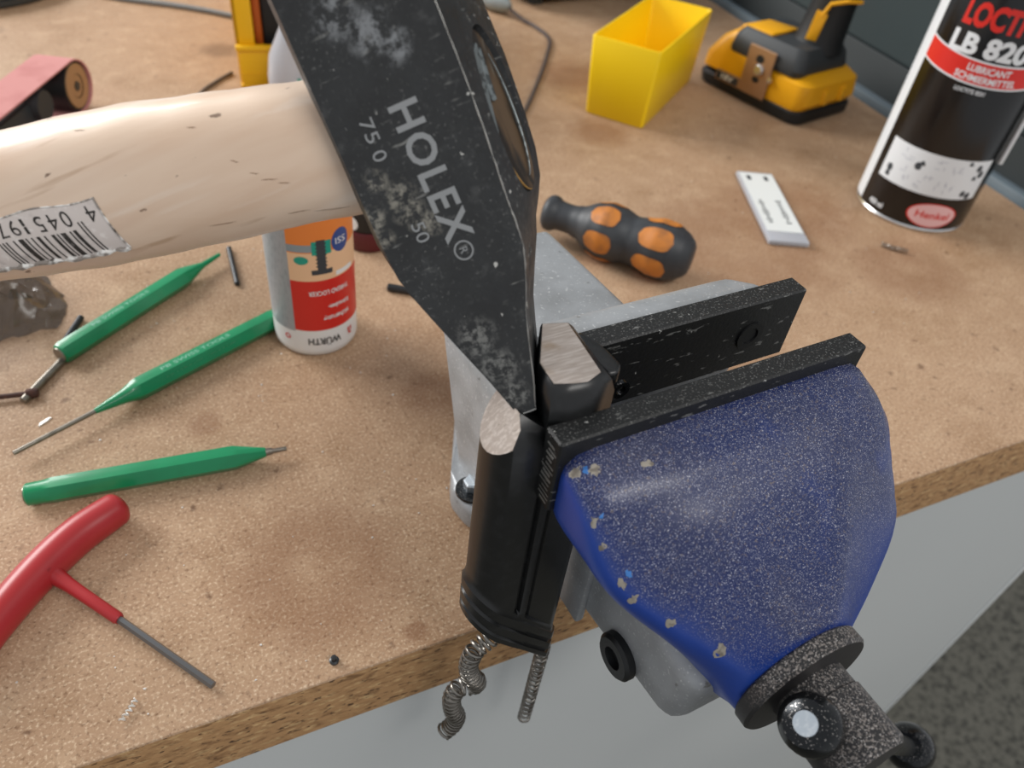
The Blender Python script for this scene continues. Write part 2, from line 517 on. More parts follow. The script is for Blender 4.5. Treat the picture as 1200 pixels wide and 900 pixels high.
def disc(bm, fn, cx, cy, rx, ry, n=28, rings_=5):
    prev = [bm.verts.new(fn(cx, cy))]
    for q in range(1, rings_ + 1):
        t = q / rings_
        r = [bm.verts.new(fn(cx + t * rx * math.cos(2 * math.pi * i / n), cy + t * ry * math.sin(2 * math.pi * i / n))) for i in range(n)]
        for i in range(n):
            j = (i + 1) % n
            if len(prev) == 1:
                bm.faces.new((prev[0], r[i], r[j]))
            else:
                bm.faces.new((prev[i], r[i], r[j], prev[j]))
        prev = r

def ringpatch(bm, fn, cx, cy, r0, r1, n=32, ky=1.0):
    a = [bm.verts.new(fn(cx + r0 * math.cos(2 * math.pi * i / n), cy + ky * r0 * math.sin(2 * math.pi * i / n))) for i in range(n)]
    b = [bm.verts.new(fn(cx + r1 * math.cos(2 * math.pi * i / n), cy + ky * r1 * math.sin(2 * math.pi * i / n))) for i in range(n)]
    for i in range(n):
        j = (i + 1) % n
        bm.faces.new((a[i], a[j], b[j], b[i]))

def structure(o):
    o['kind'] = 'structure'
    return o

# ------------------------------------------------------------------ setting
bm = bm_new()
box(bm, -1500, 1800, -1200, 2500, -800, -780)
structure(obj('floor', bm, M['carpet'], smooth=0))

# ------------------------------------------------------------------ workbench, cabinet, partition
BR = lambda y: 535.0 + (y - 119.8) * 0.0878          # right edge of the bench
bench = thing('workbench', 'brown chipboard workbench top with stained lacquer and raw front edge', 'workbench', (0, 119.8, -32))
bm = bm_new()
prism(bm, [(-900, 0, 0), (BR(119.8), 0, 0), (BR(1000), 880, 0), (-900, 880, 0)], (0, 0, 32), 0)
bm.edges.ensure_lookup_table()
for f in bm.faces:
    f.normal_update()
    if abs(f.normal.z) < 0.5:
        f.material_index = 1
top_front = [e for e in bm.edges if all(abs(v.co.z - 32) < 0.01 and abs(v.co.y) < 0.01 for v in e.verts)]
bevel(bm, top_front, 0.9, 2)
tt = obj('tabletop', bm, parent=bench, mats=[M['board'], M['board_edge']], smooth=30)
tt.data.transform(Matrix.Translation((0, 0.1198, -0.032)))   # object coordinates = bench coordinates
tt.location = (0, -0.1198, 0.032)

cab = thing('cabinet', 'plain light grey cabinet standing below the front edge of the workbench', 'cabinet', (0, 124, -780))
bm = bm_new()
box(bm, -880, 506, 0, 780, 0, 747, 0)
obj('carcass', bm, M['cabinet'], cab, smooth=0)
bm = bm_new()
box(bm, 506.2, 512, -1, 780, 0, 747, 0.6)
obj('edge_strip', bm, M['cabinet_trim'], cab)

scr = thing('partition_screen', 'dark green-grey fabric partition screen along the right edge of the workbench', 'screen', (0, 0, -780))
def line_box(bm, off0, off1, y0, y1, z0, z1, bev=0):
    p = [(BR(y0) + off0, y0), (BR(y0) + off1, y0), (BR(y1) + off1, y1), (BR(y1) + off0, y1)]
    hexa(bm, [(x, y, z0) for x, y in p] + [(x, y, z1) for x, y in p], bev)
bm = bm_new(); line_box(bm, 15, 45, 235, 1400, 815, 1300, 3); obj('fabric_panel', bm, M['screen'], scr)
bm = bm_new(); line_box(bm, 14, 46, 235, 1400, 40, 815, 1); obj('base_panel', bm, M['screen_low'], scr)
bm = bm_new(); line_box(bm, 3, 14, 235, 1400, 758, 786, 2); obj('rail', bm, M['rail'], scr)
for y0 in (280, 1300):
    bm = bm_new(); line_box(bm, 16, 44, y0, y0 + 50, 0, 40, 2); obj('foot', bm, M['screen_low'], scr)

# ------------------------------------------------------------------ bench vise
VA = math.radians(3.7)
vise = thing('bench_vise', 'blue and grey bench vise bolted to the front edge of the workbench', 'vise', (65.5, 100, 0), 3.7)

def radial(poly, c, n, blur):
    """sample a convex outline (u, z) by angle around c, softened"""
    out = []
    for k in range(n):
        a = 2 * math.pi * (k + 0.5) / n
        dx, dz = math.cos(a), math.sin(a)
        best = None
        for i in range(len(poly)):
            (x1, y1), (x2, y2) = poly[i], poly[(i + 1) % len(poly)]
            ex, ey = x2 - x1, y2 - y1
            den = dx * ey - dz * ex
            if abs(den) < 1e-9:
                continue
            t = ((x1 - c[0]) * ey - (y1 - c[1]) * ex) / den
            s = ((x1 - c[0]) * dz - (y1 - c[1]) * dx) / den
            if t > 0 and -1e-6 <= s <= 1 + 1e-6 and (best is None or t < best):
                best = t
        out.append(best)
    for _ in range(blur):
        out = [(out[i - 1] + 2 * out[i] + out[(i + 1) % n]) / 4 for i in range(n)]
    return [(c[0] + out[k] * math.cos(2 * math.pi * (k + 0.5) / n), c[1] + out[k] * math.sin(2 * math.pi * (k + 0.5) / n)) for k in range(n)]

SU, SZ = 50.0, 64.0                                   # spindle axis
circ = [(SU + 17.6 * math.cos(t * math.pi / 16), SZ + 17.6 * math.sin(t * math.pi / 16)) for t in range(32)]
secs = [(-6.4, [(1.8, 115.5), (94.2, 115.5), (94.5, 92), (72, 70), (30, 70), (1.8, 94)], 92, 1),
        (-10, [(1.4, 115), (94.5, 115), (95.5, 92), (72, 66), (30, 66), (1.4, 94)], 91, 1),
        (-18, [(1.6, 111), (24, 113), (72, 113), (95.5, 111), (96.2, 88), (72, 60), (32, 60), (2.2, 93)], 90, 2),
        (-24, [(3.0, 103.5), (24, 109), (72, 109.5), (95.5, 104.5), (96.6, 84), (72, 56), (34, 56), (3.4, 91)], 86, 2),
        (-30, [(5.2, 95), (27, 105), (70, 105.5), (95.8, 95), (97, 78), (72, 52), (35, 53), (7.4, 86.5)], 82, 2),
        (-38, [(13, 88), (34, 98), (66, 98), (94.5, 84), (95.5, 70), (72, 48), (36, 50), (16, 79.5)], 76, 2),
        (-46, [(23, 81), (38, 90), (62, 90), (84, 72), (84, 62), (70, 46), (37, 47), (25.5, 71.5)], 68, 3),
        (-54, circ, SZ, 0)]
rings = []
for v, poly, zc, bl in secs:
    rings.append([(u, v, z) for u, z in radial(poly, (48 + 2 * (v < -50), zc), 96, bl)])
# interpolate for a softer skin
fine = []
cols_ = [spline([r[k] for r in rings], 5) for k in range(len(rings[0]))]
fine = [[c[i] for c in cols_] for i in range(len(cols_[0]))]
bm = bm_new(); loft(bm, fine)
moving = obj('moving_jaw', bm, M['blue'], vise, smooth=50)

bm = bm_new(); box(bm, 0, 94.5, -6.5, 0, 97, 120, 0.5, 1)
front_plate = obj('jaw_plate', bm, M['jaw'], vise)
bm = bm_new()
for k in range(13):                                   # saw marks on the left end
    y0 = random.uniform(-5.8, -4.2)
    box(bm, -0.08, 0.2, y0, random.uniform(-2.6, -0.6), 98.6 + k * 1.5, 98.6 + k * 1.5 + random.uniform(0.25, 0.8))
o = obj('saw_marks', bm, M['bare_edge'], front_plate, smooth=0)
o['kind'] = 'stuff'
bm = bm_new(); box(bm, 22.5, 97.5, 19.2, 26, 96, 120, 0.5, 1)
rear_plate = obj('jaw_plate', bm, M['jaw'], vise)
bm = bm_new()
lathe(bm, [(0, 0), (4.6, 0), (4.6, -0.5), (2.8, -0.5), (2.6, 1.5), (0, 1.5)], (80, 19.1, 108), (0, 1, 0), 20)
obj('plate_screw', bm, M['socket_black'], rear_plate)

# rear (fixed) body: jaw block, anvil, column, flange
bm = bm_new()
prism(bm, [(18, 26, 70), (80, 26, 70), (92, 26, 96), (92, 26, 117.5), (10, 26, 117.5), (10, 26, 96)], (0, 0.01, 0), 0)
bm.free()
bm = bm_new()
hexa(bm, [(14, 26, 60), (84, 26, 60), (72, 62, 50), (22, 62, 50), (8, 26, 118), (94, 26, 118), (84, 38, 116), (12, 40, 114)], 4, 3)
obj('fixed_jaw', bm, M['grey_cast'], vise)
bm = bm_new()
loft(bm, [[(21, 24, 8), (78, 24, 8), (74, 106, 8), (42, 108, 8), (22, 78, 8)], [(18, 30, 72), (79, 30, 72), (78, 108, 72), (28, 112, 72), (18, 92, 72)], [(21, 32, 78), (76, 32, 78), (75, 106, 78), (30, 109, 78), (21, 91, 78)]])
obj('column', bm, M['grey_cast'], vise)
bm = bm_new()
hexa(bm, [(22, 30, 74), (77, 30, 74), (74, 112, 74), (30, 112, 74), (27, 32, 94), (69, 32, 94), (67, 111, 92), (33, 111, 92)], 2.5, 3)
obj('anvil', bm, M['grey_cast'], vise)
bm = bm_new()
fl = [(15.5, 60), (14, 70), (17.5, 78), (36, 114), (44, 122), (60, 124), (78, 112), (86, 80), (82, 58), (70, 46), (30, 46), (20, 52)]
prism(bm, [(u, v, 0) for u, v in fl], (0, 0, 13), 3, 3)
obj('base_flange', bm, M['grey_cast'], vise)
bm = bm_new()
lathe(bm, [(0, 13), (6.2, 13), (6.2, 14.2), (0, 14.2)], (20.6, 66, 0), seg=28)
washer = obj('washer', bm, M['dark_steel'], vise)
bm = bm_new()
lathe(bm, [(0, 14.2), (3.8, 14.2), (3.8, 17.4), (3.2, 18), (0, 18)], (21.4, 66.8, 0), seg=6)
obj('bolt_head', bm, M['bright_flat'], washer)

# slide under the moving jaw, with socket screw in its left cheek
bm = bm_new()
hexa(bm, [(27, -44, 31), (70, -44, 31), (70, 26, 20), (27, 26, 20), (26, -47, 60), (70, -47, 60), (70, 26, 66), (26, 26, 66)], 6, 4)
obj('slide_housing', bm, M['grey_cast'], vise)
bm = bm_new()
box(bm, 24.2, 27.5, -2, 10, 22, 60, 1.2, 2)
obj('slide_rib', bm, M['grey_cast'], vise)
bm = bm_new()
lathe(bm, [(0, 0), (7.4, 0), (7.4, 2.2), (6.4, 3.2), (3.6, 3.2), (3.2, 0.9), (0, 0.9)], (26.6, -20.9, 33.5), (-1, 0, 0), 26)
obj('socket_screw', bm, M['socket_black'], vise)

# chips in the paint along the left edge
ch = [(2.5, -10, 113.8, 2.4), (6.5, -11.5, 114.6, 2.2), (2.6, -20, 108, 1.8), (3.0, -24, 103, 1.5), (6.4, -29, 95.5, 2.6), (9, -32, 92, 2.2), (16, -38.5, 87, 2.0), (27, -46, 80, 3.0), (19, -14, 113.2, 1.8)]
from mathutils.bvhtree import BVHTree
def on_surface(o, p, lift=0.12):
    me = o.data
    t = BVHTree.FromPolygons([v.co for v in me.vertices], [p_.vertices[:] for p_ in me.polygons])
    loc, nor, _, _ = t.find_nearest(Vector(p) * MM)
    if nor.dot(loc - Vector((48, -20, 85)) * MM) < 0:
        nor = -nor
    return loc / MM + nor * lift, nor, t
for i, (u, v, z, r) in enumerate(ch):
    for kind in (0, 1):
        c, n_, tree = on_surface(moving, (u, v, z))
        x, y, d = frame(n_)
        if kind == 1:
            if i in (0, 2, 4):
                c = c + x * r * 0.6 + y * r * 0.9
                r *= 0.6
            else:
                continue
        bm = bm_new()
        k = 14
        cv = bm.verts.new(c)
        rim = []
        for q in range(k):
            rr = r * random.uniform(0.35, 1.05)
            p = c + x * rr * 0.7 * math.cos(2 * math.pi * q / k) + y * rr * math.sin(2 * math.pi * q / k)
            l2, n2, _, _ = tree.find_nearest(p * MM)
            if n2.dot(n_) < 0: n2 = -n2
            rim.append(bm.verts.new(l2 / MM + n2 * 0.06))
        for q in range(k):
            bm.faces.new((cv, rim[q], rim[(q + 1) % k]))
        obj('paint_chip', bm, M['light_chip'] if kind else M['chip'], moving)

# spindle: collar, hub, sliding handle
bm = bm_new()
lathe(bm, [(0, 0), (17.4, 0), (18.3, 0.8), (18.3, 4.2), (17.6, 5.0), (13, 5.4), (0, 5.4)], (SU, -53.6, SZ), (0, -1, 0), 48)
obj('collar', bm, M['dusty'], vise)
bm = bm_new()
lathe(bm, [(0, 0), (10.2, 0), (10.2, 5.4), (10.7, 5.8), (10.7, 19.6), (9.6, 21), (0, 21)], (SU, -58.8, SZ), (0, -1, 0), 40)
obj('spindle_head', bm, M['dusty'], vise)
nb = Vector((38.2, -67.8, 73.2)); fb = Vector((177, -67.8, -86))
dr = (nb - fb).normalized()
bm = bm_new(); tube(bm, [nb - dr * 2, fb], 4.0, 18)
rod = obj('handle_rod', bm, M['dark_steel'], vise)
def knob(c, d, k_=1.0):
    bm = bm_new()
    prof = [(4.2, -8), (5.6, -6.6), (6.8, -4), (7.2, 0), (6.8, 3), (5.2, 5.3), (2.9, 6.1), (0, 6.1)]
    lathe(bm, [(r * k_, h * k_) for r, h in prof], c, d, 32)
    k = obj('handle_knob', bm, M['dark_steel'], rod)
knob(nb, dr)
knob(fb, -dr, 1.45)
bm = bm_new()
lathe(bm, [(0, 6.1), (2.8, 6.1), (2.7, 6.3), (0, 6.3)], nb, dr, 28)
obj('knob_flat', bm, M['bright_flat'], rod)

# ------------------------------------------------------------------ black housing clamped in the jaws
mag = thing('magazine_housing', 'satin black steel housing with filed bare patches clamped upright in the vise jaws', 'housing', (65.5, 100, 0), 3.7)
prof = []
for k in range(15):                                    # left rounded end, from back to front
    a = math.radians(95 + k * (172 / 14))
    prof.append((-3.5 + 7.8 * math.cos(a), 7.0 + 7.8 * math.sin(a)))
front = [(-2.5, -0.8), (0.4, -0.8), (1.2, 0.4), (1.9, 0.5), (2.5, -0.7), (4.6, -0.7), (5.3, 0.6), (6.0, 0.7), (6.5, 0.1), (15.5, 0.1), (17.5, 0.8), (19, 2.6), (19, 15.5), (17.5, 18), (14, 18.6), (2, 18.6), (-2, 16.5)]
prof += front
def plain(p):
    u, v = p
    if 0 < u < 16 and v < 3:
        return (u, -0.8)
    return p
def zb(u): return 24.5 - 1.3 * (u - 1)
def zt(u): return 120.0
lev = [0, 0.4, 2.4, 2.9, 3.9, 4.4, 7.4, 7.9, 8.9, 9.4, 12.6, 13.2, 14.4, 15.2, 'm', 't']
bulge = {0: 0.0, 0.4: 0.9, 2.4: 0.9, 2.9: 0.2, 3.9: 0.2, 4.4: 1.0, 7.4: 1.0, 7.9: 0.2, 8.9: 0.2, 9.4: 1.0, 12.6: 1.0, 13.2: 0.4, 14.4: 0.1, 15.2: 0}
cu_, cv_ = 2.0, 8.5
rings = []
for l in lev:
    ring = []
    for p in prof:
        q = plain(p) if (isinstance(l, (int, float)) and l < 15) else p
        u, v = q
        if l in bulge:
            d = Vector((u - cu_, v - cv_))
            if v < 12:
                d = d.normalized() * bulge[l]
                u, v = u + d.x, v + d.y
                v = max(v, -1.7)
        if l == 'm': z = 95
        elif l == 't': z = 126.0
        else: z = zb(q[0]) + l * 1.25
        ring.append((u, v, z))
    rings.append(ring)
bm = bm_new(); loft(bm, rings)
def slice_top(bm, co, no):
    r = bmesh.ops.bisect_plane(bm, geom=bm.verts[:] + bm.edges[:] + bm.faces[:], plane_co=co, plane_no=no, clear_outer=True)
    ed = [e for e in r['geom_cut'] if isinstance(e, bmesh.types.BMEdge)]
    f = bmesh.ops.contextual_create(bm, geom=ed)['faces']
    return f
slice_top(bm, (0, 0, 120.0), (0, 0, 1))
slice_top(bm, (0, 5.6, 119.9), (0, -0.50, 0.86))
slice_top(bm, (0, 1.8, 117.0), (0, -0.86, 0.50))
d1, d2 = Vector((0.513, 0.764, -0.393)), Vector((-0.8, 7.3, 0.0))
na = d1.cross(d2).normalized()
if na.z < 0: na = -na
slice_top(bm, (-3.6, 6.7, 119.9), na)                  # the notch the peen sits in
pA, pB, pC = Vector((-4.6, 14, 119.6)), Vector((-3.8, 6.6, 119.8)), Vector((-11.3, 5, 110.5))
nf = (pB - pA).cross(pC - pA).normalized()
if nf.z < 0: nf = -nf
facet = slice_top(bm, pB, nf)
loop = [v.co.copy() for v in facet[0].verts] if facet else []
obj('tube_body', bm, M['mag'], mag, smooth=38)
if loop:
    bm = bm_new()
    prism(bm, [p + nf * 0.02 for p in loop], nf * 0.12)
    obj('bare_patch', bm, M['bare'], mag, smooth=0)
# raised right block with bare filed top
bm = bm_new()
P0 = [(2.5, 3.4), (6.4, 2.0), (10, 1.2), (14.6, 2.9), (16.6, 21.2), (10.4, 23.0), (2.9, 10.6)]
P1 = [(1.4, 2.2), (5.6, 0.6), (10.4, -0.2), (17.2, 1.9), (18.6, 21.6), (10.8, 24), (2.6, 10.8)]
P2 = [(0.9, 0.8), (5.2, -0.7), (10.6, -0.9), (19.2, 2.4), (19.4, 21.8), (11.0, 24.2), (2.4, 10.8)]
loft(bm, [[(u, v, 100) for u, v in P2], [(u, v, 122) for u, v in P2], [(u, v, 126.6) for u, v in P1], [(u, v, 128.6) for u, v in P0]])
obj('raised_block', bm, M['mag'], mag, smooth=70)
bm = bm_new()
prism(bm, [(u + (9 - u) * 0.02, v + (11 - v) * 0.02, 128.5) for u, v in P0], (0, 0, 0.35), 0.12, 1)
obj('bare_patch', bm, M['bare'], mag)
# dark hook beside the block
bm = bm_new()
hk = [(19.6, 22.5), (22.2, 22.5), (22.3, 18.4), (24.8, 14.5), (25.0, 8.5), (22.5, 6.0), (19.8, 6.5), (19.6, 12)]
prism(bm, [(u, v, 110) for u, v in hk], (0, 0, 13.5), 1.0, 3)
hook = obj('hook', bm, M['mag'], mag)
bm = bm_new()
ringpatch(bm, lambda x, y: (23.4 + x, 4.6, 118.5 + y), 0, 0, 1.3, 2.5)
g = bmesh.ops.extrude_face_region(bm, geom=bm.faces[:])
for v in [v for v in g['geom'] if isinstance(v, bmesh.types.BMVert)]:
    v.co.y += 1.2
obj('eyelet', bm, M['dark_steel'], hook)
bm = bm_new()
for k, z in enumerate(range(50, 108, 4)):
    lathe(bm, [(0, 0), (1.0, 0), (1.0, 0.6), (0, 0.6)], (19.0, 5.5, z), (1, 0, 0), 8)
obj('perforated_edge', bm, M['dark_steel'], mag)

# two springs hanging from the housing
spa = thing('thick_spring', 'thick steel coil spring bent in a zigzag hanging from the left of the black housing', 'spring', (65.5, 100, 0), 3.7)
pth = spline([(0.5, 5, 24), (-2.6, 5, 21.5), (-7.5, 4.5, 19), (-9.6, 4, 12), (-8.6, 3.2, 5.5), (-6.2, 3, 0), (-7.0, 4, -4), (-10.8, 5.5, -4.5), (-13.4, 5.5, -9.5), (-13.2, 4.6, -17), (-11.6, 4.2, -23), (-12.8, 4.4, -29), (-16.0, 5, -33.5)], 8)
bm = bm_new(); helix(bm, pth, 2.75, 0.52, 36, 12, 6)
obj('coil', bm, M['spring'], spa, smooth=60)
spb = thing('straight_spring', 'thin straight braided steel spring hanging from the right of the black housing', 'spring', (65.5, 100, 0), 3.7)
for s in (1, -1):
    bm = bm_new(); helix(bm, [(20.0, 5, 1), (19.2, 5, -56)], 2.15, 0.42, 17, 12, 6, 0.3, s)
    obj('coil', bm, M['spring'], spb, smooth=60)

# ------------------------------------------------------------------ hammer
B = Vector((0.84872, -0.26827, 0.45574)); Nn = Vector((0.46224, 0.79499, -0.39285)); A = Vector((-0.25692, 0.54409, 0.79873))
HM = Matrix(((B.x, Nn.x, A.x, 0.06527), (B.y, Nn.y, A.y, 0.105), (B.z, Nn.z, A.z, 0.12045), (0, 0, 0, 1)))
ham = thing('hammer', 'black cross-peen hammer with pale wooden handle, its peen resting on the black housing', 'hammer', matrix=HM)
# (a, front left, front right, extra left, extra right)
hs = [(0, -4.3, -0.1, 0, 0), (1.2, -4.6, 0.3, 0.1, 0.1), (10, -7.4, 3.0, 0.4, 0.3), (20, -11.0, 5.6, 0.6, 0.8), (28, -13.8, 8.6, 1.0, 1.4), (34, -15.8, 10.6, 1.4, 2.2), (38, -16.8, 11.0, 2.0, 3.2),
      (42, -17.0, 11.2, 2.6, 5.2), (46, -17.2, 11.3, 3.0, 7.0), (52, -17.2, 11.6, 3.0, 7.9), (60, -17.2, 12.0, 3.0, 8.0), (72, -17.2, 12.3, 3.0, 8.0), (84, -17.2, 12.3, 3.0, 7.6), (98, -17.2, 12.3, 3.0, 5.5), (112, -16.5, 12, 1.5, 2.5), (116, -14, 10, 1, 1)]
rings = []
T = 30.0
for a, l, r, xl, xr in hs:
    rings.append([(l, 0, a), (l * 0.5 + r * 0.5, 0, a), (r, 0, a), (r + xr * 0.36, T * 0.2, a), (r + xr * 0.72, T * 0.4, a), (r + xr, T * 0.62, a), (r + xr * 0.85, T * 0.8, a), (r, T, a),
                  (l * 0.5 + r * 0.5, T, a), (l, T, a), (l - xl * 0.8, T * 0.8, a), (l - xl, T * 0.5, a), (l - xl * 0.8, T * 0.2, a)])
bm = bm_new(); loft(bm, rings)
head = obj('head', bm, M['hammer'], ham, smooth=22)
bm = bm_new()
n = 40
EA, EN = 61.5, 10.6
loft(bm, [[(x, EN + 6.2 * math.cos(2 * math.pi * k / n), EA + 17.5 * math.sin(2 * math.pi * k / n)) for k in range(n)] for x in (4, 40)])
cut = obj('cutter', bm, M['hammer'], ham, smooth=0)
md = head.modifiers.new('eye', 'BOOLEAN'); md.object = cut; md.operation = 'DIFFERENCE'; md.solver = 'EXACT'
bpy.context.view_layer.update()
dg = bpy.context.evaluated_depsgraph_get()
nm = bpy.data.meshes.new_from_object(head.evaluated_get(dg))
head.modifiers.clear()
head.data = nm
cm = cut.data
bpy.data.objects.remove(cut); bpy.data.meshes.remove(cm)
for p in nm.polygons:
    p.use_smooth = True
nm.set_sharp_from_angle(angle=math.radians(22))

# worn bright line along the front right ridge and the peen edge
bm = bm_new()
pts = [(r, -0.02, a) for a, l, r, xl, xr in hs if a <= 98]
pts = [Vector(p) + Vector((random.uniform(-0.08, 0.08), -0.02, 0)) for p in spline(pts, 4)]
tube(bm, pts, [random.choice((0.05, 0.1, 0.16)) for _ in pts], 5)
obj('worn_ridge', bm, M['bare_edge'], head)
bm = bm_new()
tube(bm, [(-4.3, 0, 0.1), (-2, 0, 0.05), (-0.1, 0, 0.1)], 0.2, 6)
obj('worn_ridge', bm, M['bare_edge'], head)

def on_face(x, y): return (y, -0.05, 0) if False else None
bm = bm_new()
text_into(bm, 'HOLEX', 6.0, lambda x, y: (-4.3 + y + x * 0.02, -0.06, 70.6 - x), bold=0.022, width=29.8, spacing=1.12)
obj('lettering', bm, M['hammer_print'], head, smooth=0)
bm = bm_new()
text_into(bm, '75', 2.9, lambda x, y: (-11.0 + y, -0.06, 70.2 - x), width=5.0)
text_into(bm, '0', 3.0, lambda x, y: (-11.2 + y, -0.06, 63.6 - x), width=2.2)
text_into(bm, '50', 2.9, lambda x, y: (-9.6 + y, -0.06, 47.6 - x), width=4.4)
obj('lettering', bm, M['hammer_print'], head, smooth=0)
bm = bm_new()
ringpatch(bm, lambda x, y: (-1.2 + y, -0.06, 38.6 - x), 0, 0, 1.75, 2.1)
text_into(bm, 'R', 1.7, lambda x, y: (-2.0 + y, -0.06, 38.7 - x), center=True)
obj('registered_mark', bm, M['hammer_print'], head, smooth=0)

# handle: oval in section, centre line rising away from the head
hc = [(9.0, 60.5, 15.2, 8.2), (0, 63.0, 15.2, 8.4), (-15, 66.5, 15.4, 8.9), (-21, 68.0, 15.2, 11), (-33, 71, 15.6, 12), (-46, 73.8, 16.4, 12.6), (-63, 77.6, 17.2, 13), (-80, 80.8, 17.4, 13.2), (-95, 83.8, 16.8, 13), (-112, 87.2, 16.0, 12.6), (-140, 93, 15.2, 12), (-180, 100.5, 15, 12), (-230, 108, 16, 12.5), (-252, 111, 15.5, 12), (-258, 111.8, 12, 9)]
def cspl(vals, x):
    xs = [h[0] for h in hc]
    for i in range(len(xs) - 1):
        if xs[i] >= x >= xs[i + 1]:
            t = (xs[i] - x) / (xs[i] - xs[i + 1])
            v = vals
            p0 = v[max(i - 1, 0)]; p1 = v[i]; p2 = v[i + 1]; p3 = v[min(i + 2, len(v) - 1)]
            return p1 + (p2 - p1) * (t * t * (3 - 2 * t) * 0.35 + t * 0.65)
    return vals[0] if x > xs[0] else vals[-1]
HCa = [h[1] for h in hc]; HRa = [h[2] for h in hc]; HRn = [h[3] for h in hc]
def hsurf(x, phi, lift=0.0):
    """phi: degrees from the side facing the camera, positive downwards"""
    c, ra, rn = cspl(HCa, x), cspl(HRa, x) + lift, cspl(HRn, x) + lift
    q = math.radians(phi)
    e = 0.86
    s_, c_ = math.sin(q), math.cos(q)
    return (x, 14.5 - rn * math.copysign(abs(c_) ** e, c_), c - ra * math.copysign(abs(s_) ** e, s_))
xs = [3.5, 0, -8, -15, -19] + [-21 - 4 * k for k in range(58)] + [-256, -258]
bm = bm_new()
loft(bm, [[hsurf(x, 360 * k / 48) for k in range(48)] for x in xs])
hd = obj('handle', bm, M['handle'], ham, smooth=60)
def eye_ring(kn, ka, off, nseg=32):
    out = []
    for k in range(nseg):
        n_ = EN + 6.1 * kn * math.cos(2 * math.pi * k / nseg)
        out.append((11.0 + 0.47 * n_ + off, n_, EA + 17.3 * ka * math.sin(2 * math.pi * k / nseg)))
    return out
bm = bm_new()
loft(bm, [[(4.2, n_, a_) for _, n_, a_ in eye_ring(1, 1, 0)], eye_ring(1, 1, -0.2), eye_ring(0.7, 0.85, -0.8), eye_ring(0.3, 0.6, -1.4)])
obj('end_grain', bm, M['end_grain'], hd, smooth=60)
bm = bm_new()
hexa(bm, [(12.9, 6.9, 59), (13.3, 7.6, 57), (14.0, 7.6, 57), (13.4, 6.9, 59), (12.9, 6.4, 73), (14.9, 10.6, 76), (16.2, 10.6, 76), (14.2, 6.4, 73)], 0.3, 1)
hexa(bm, [(14.6, 10.4, 64), (15.2, 11.4, 64), (15.9, 11.4, 64), (15.2, 10.4, 64), (14.8, 10.4, 74), (15.6, 12.4, 75), (16.4, 12.4, 75), (15.4, 10.4, 74)], 0.2, 1)
obj('wedge', bm, M['wedge'], hd)
bm = bm_new()
rg = eye_ring(0.99, 0.99, 0.05, 48)
tube(bm, [rg[(k + 12) % 48] for k in range(4, 25)], [0.08 + 0.3 * math.sin(math.pi * k / 20) for k in range(21)], 6)
obj('rim_glue', bm, M['amber'], hd)
bm = bm_new()
rg = eye_ring(0.72, 0.86, 0.0, 48)
tube(bm, [rg[(k + 38) % 48] for k in range(0, 18)], [0.1 + 0.22 * math.sin(math.pi * k / 17) for k in range(18)], 6)
obj('split_edge', bm, M['wedge'], hd)

# barcode sticker wrapped round the handle
PH0, PH1 = 4.0, 47.0
mmphi = (PH1 - PH0) / 13.5
SX = -71.5
bm = bm_new()
patch(bm, lambda u, v: hsurf(SX - u + (0.5 if v > 30 else 0), v + 1.2 * math.sin(u * 0.35) * (1 if v < 20 else 0), 0.10), 0, 60, PH0, PH1, 40, 10)
stk = obj('barcode_sticker', bm, M['sticker'], hd)
bm = bm_new()
tube(bm, [hsurf(SX - u, PH1 + 1.0 + 0.8 * math.sin(u * 1.7), 0.18) for u in range(0, 60)], [0.55 + 0.35 * math.sin(u * 1.3) * math.sin(u * 0.31) for u in range(60)], 6)
tube(bm, [hsurf(SX + 0.2, PH0 - 1 + (PH1 - PH0 + 1) * k / 14, 0.12) for k in range(15)], 0.22, 6)
tube(bm, [hsurf(SX - u, PH0 - 0.5 + 1.2 * math.sin(u * 0.35), 0.08) for u in range(0, 60)], [0.14 + 0.1 * abs(math.sin(u * 2.1)) for u in range(60)], 6)
obj('torn_rim', bm, M['sticker_rim'], stk)
Lc = {'0': '0001101', '1': '0011001', '2': '0010011', '3': '0111101', '4': '0100011', '5': '0110001', '6': '0101111', '7': '0111011', '8': '0110111', '9': '0001011'}
Gc = {k: ''.join('1' if c == '0' else '0' for c in v)[::-1] for k, v in Lc.items()}
bits = '101'
for dg_, pt in zip('045197', 'LGLLGG'):
    bits += (Lc if pt == 'L' else Gc)[dg_]
bits += '01010'
mod = 0.43
bm = bm_new()
x0 = 4.8
i = 0
while i < len(bits):
    if bits[i] == '1':
        j = i
        while j < len(bits) and bits[j] == '1':
            j += 1
        hi = PH0 + (12.5 if i < 3 else 17.5)
        patch(bm, lambda u, v: hsurf(SX - u + 0.02 * (v - 25), v, 0.16), x0 + i * mod, x0 + j * mod - 0.06, hi, PH1 - 2.0, 1, 8)
        i = j
    else:
        i += 1
obj('barcode', bm, M['ink'], stk)
bm = bm_new()
def dig(ch, xc):
    text_into(bm, ch, 3.6, lambda x, y: hsurf(SX - xc - x, PH0 + 3.2 + y * mmphi, 0.16), center=True, width=2.2, slices=3)
dig('4', 2.0)
for k, c in enumerate('045197'):
    dig(c, x0 + 1.6 + (k + 0.5) * 7 * mod)
obj('barcode_digits', bm, M['ink'], stk)
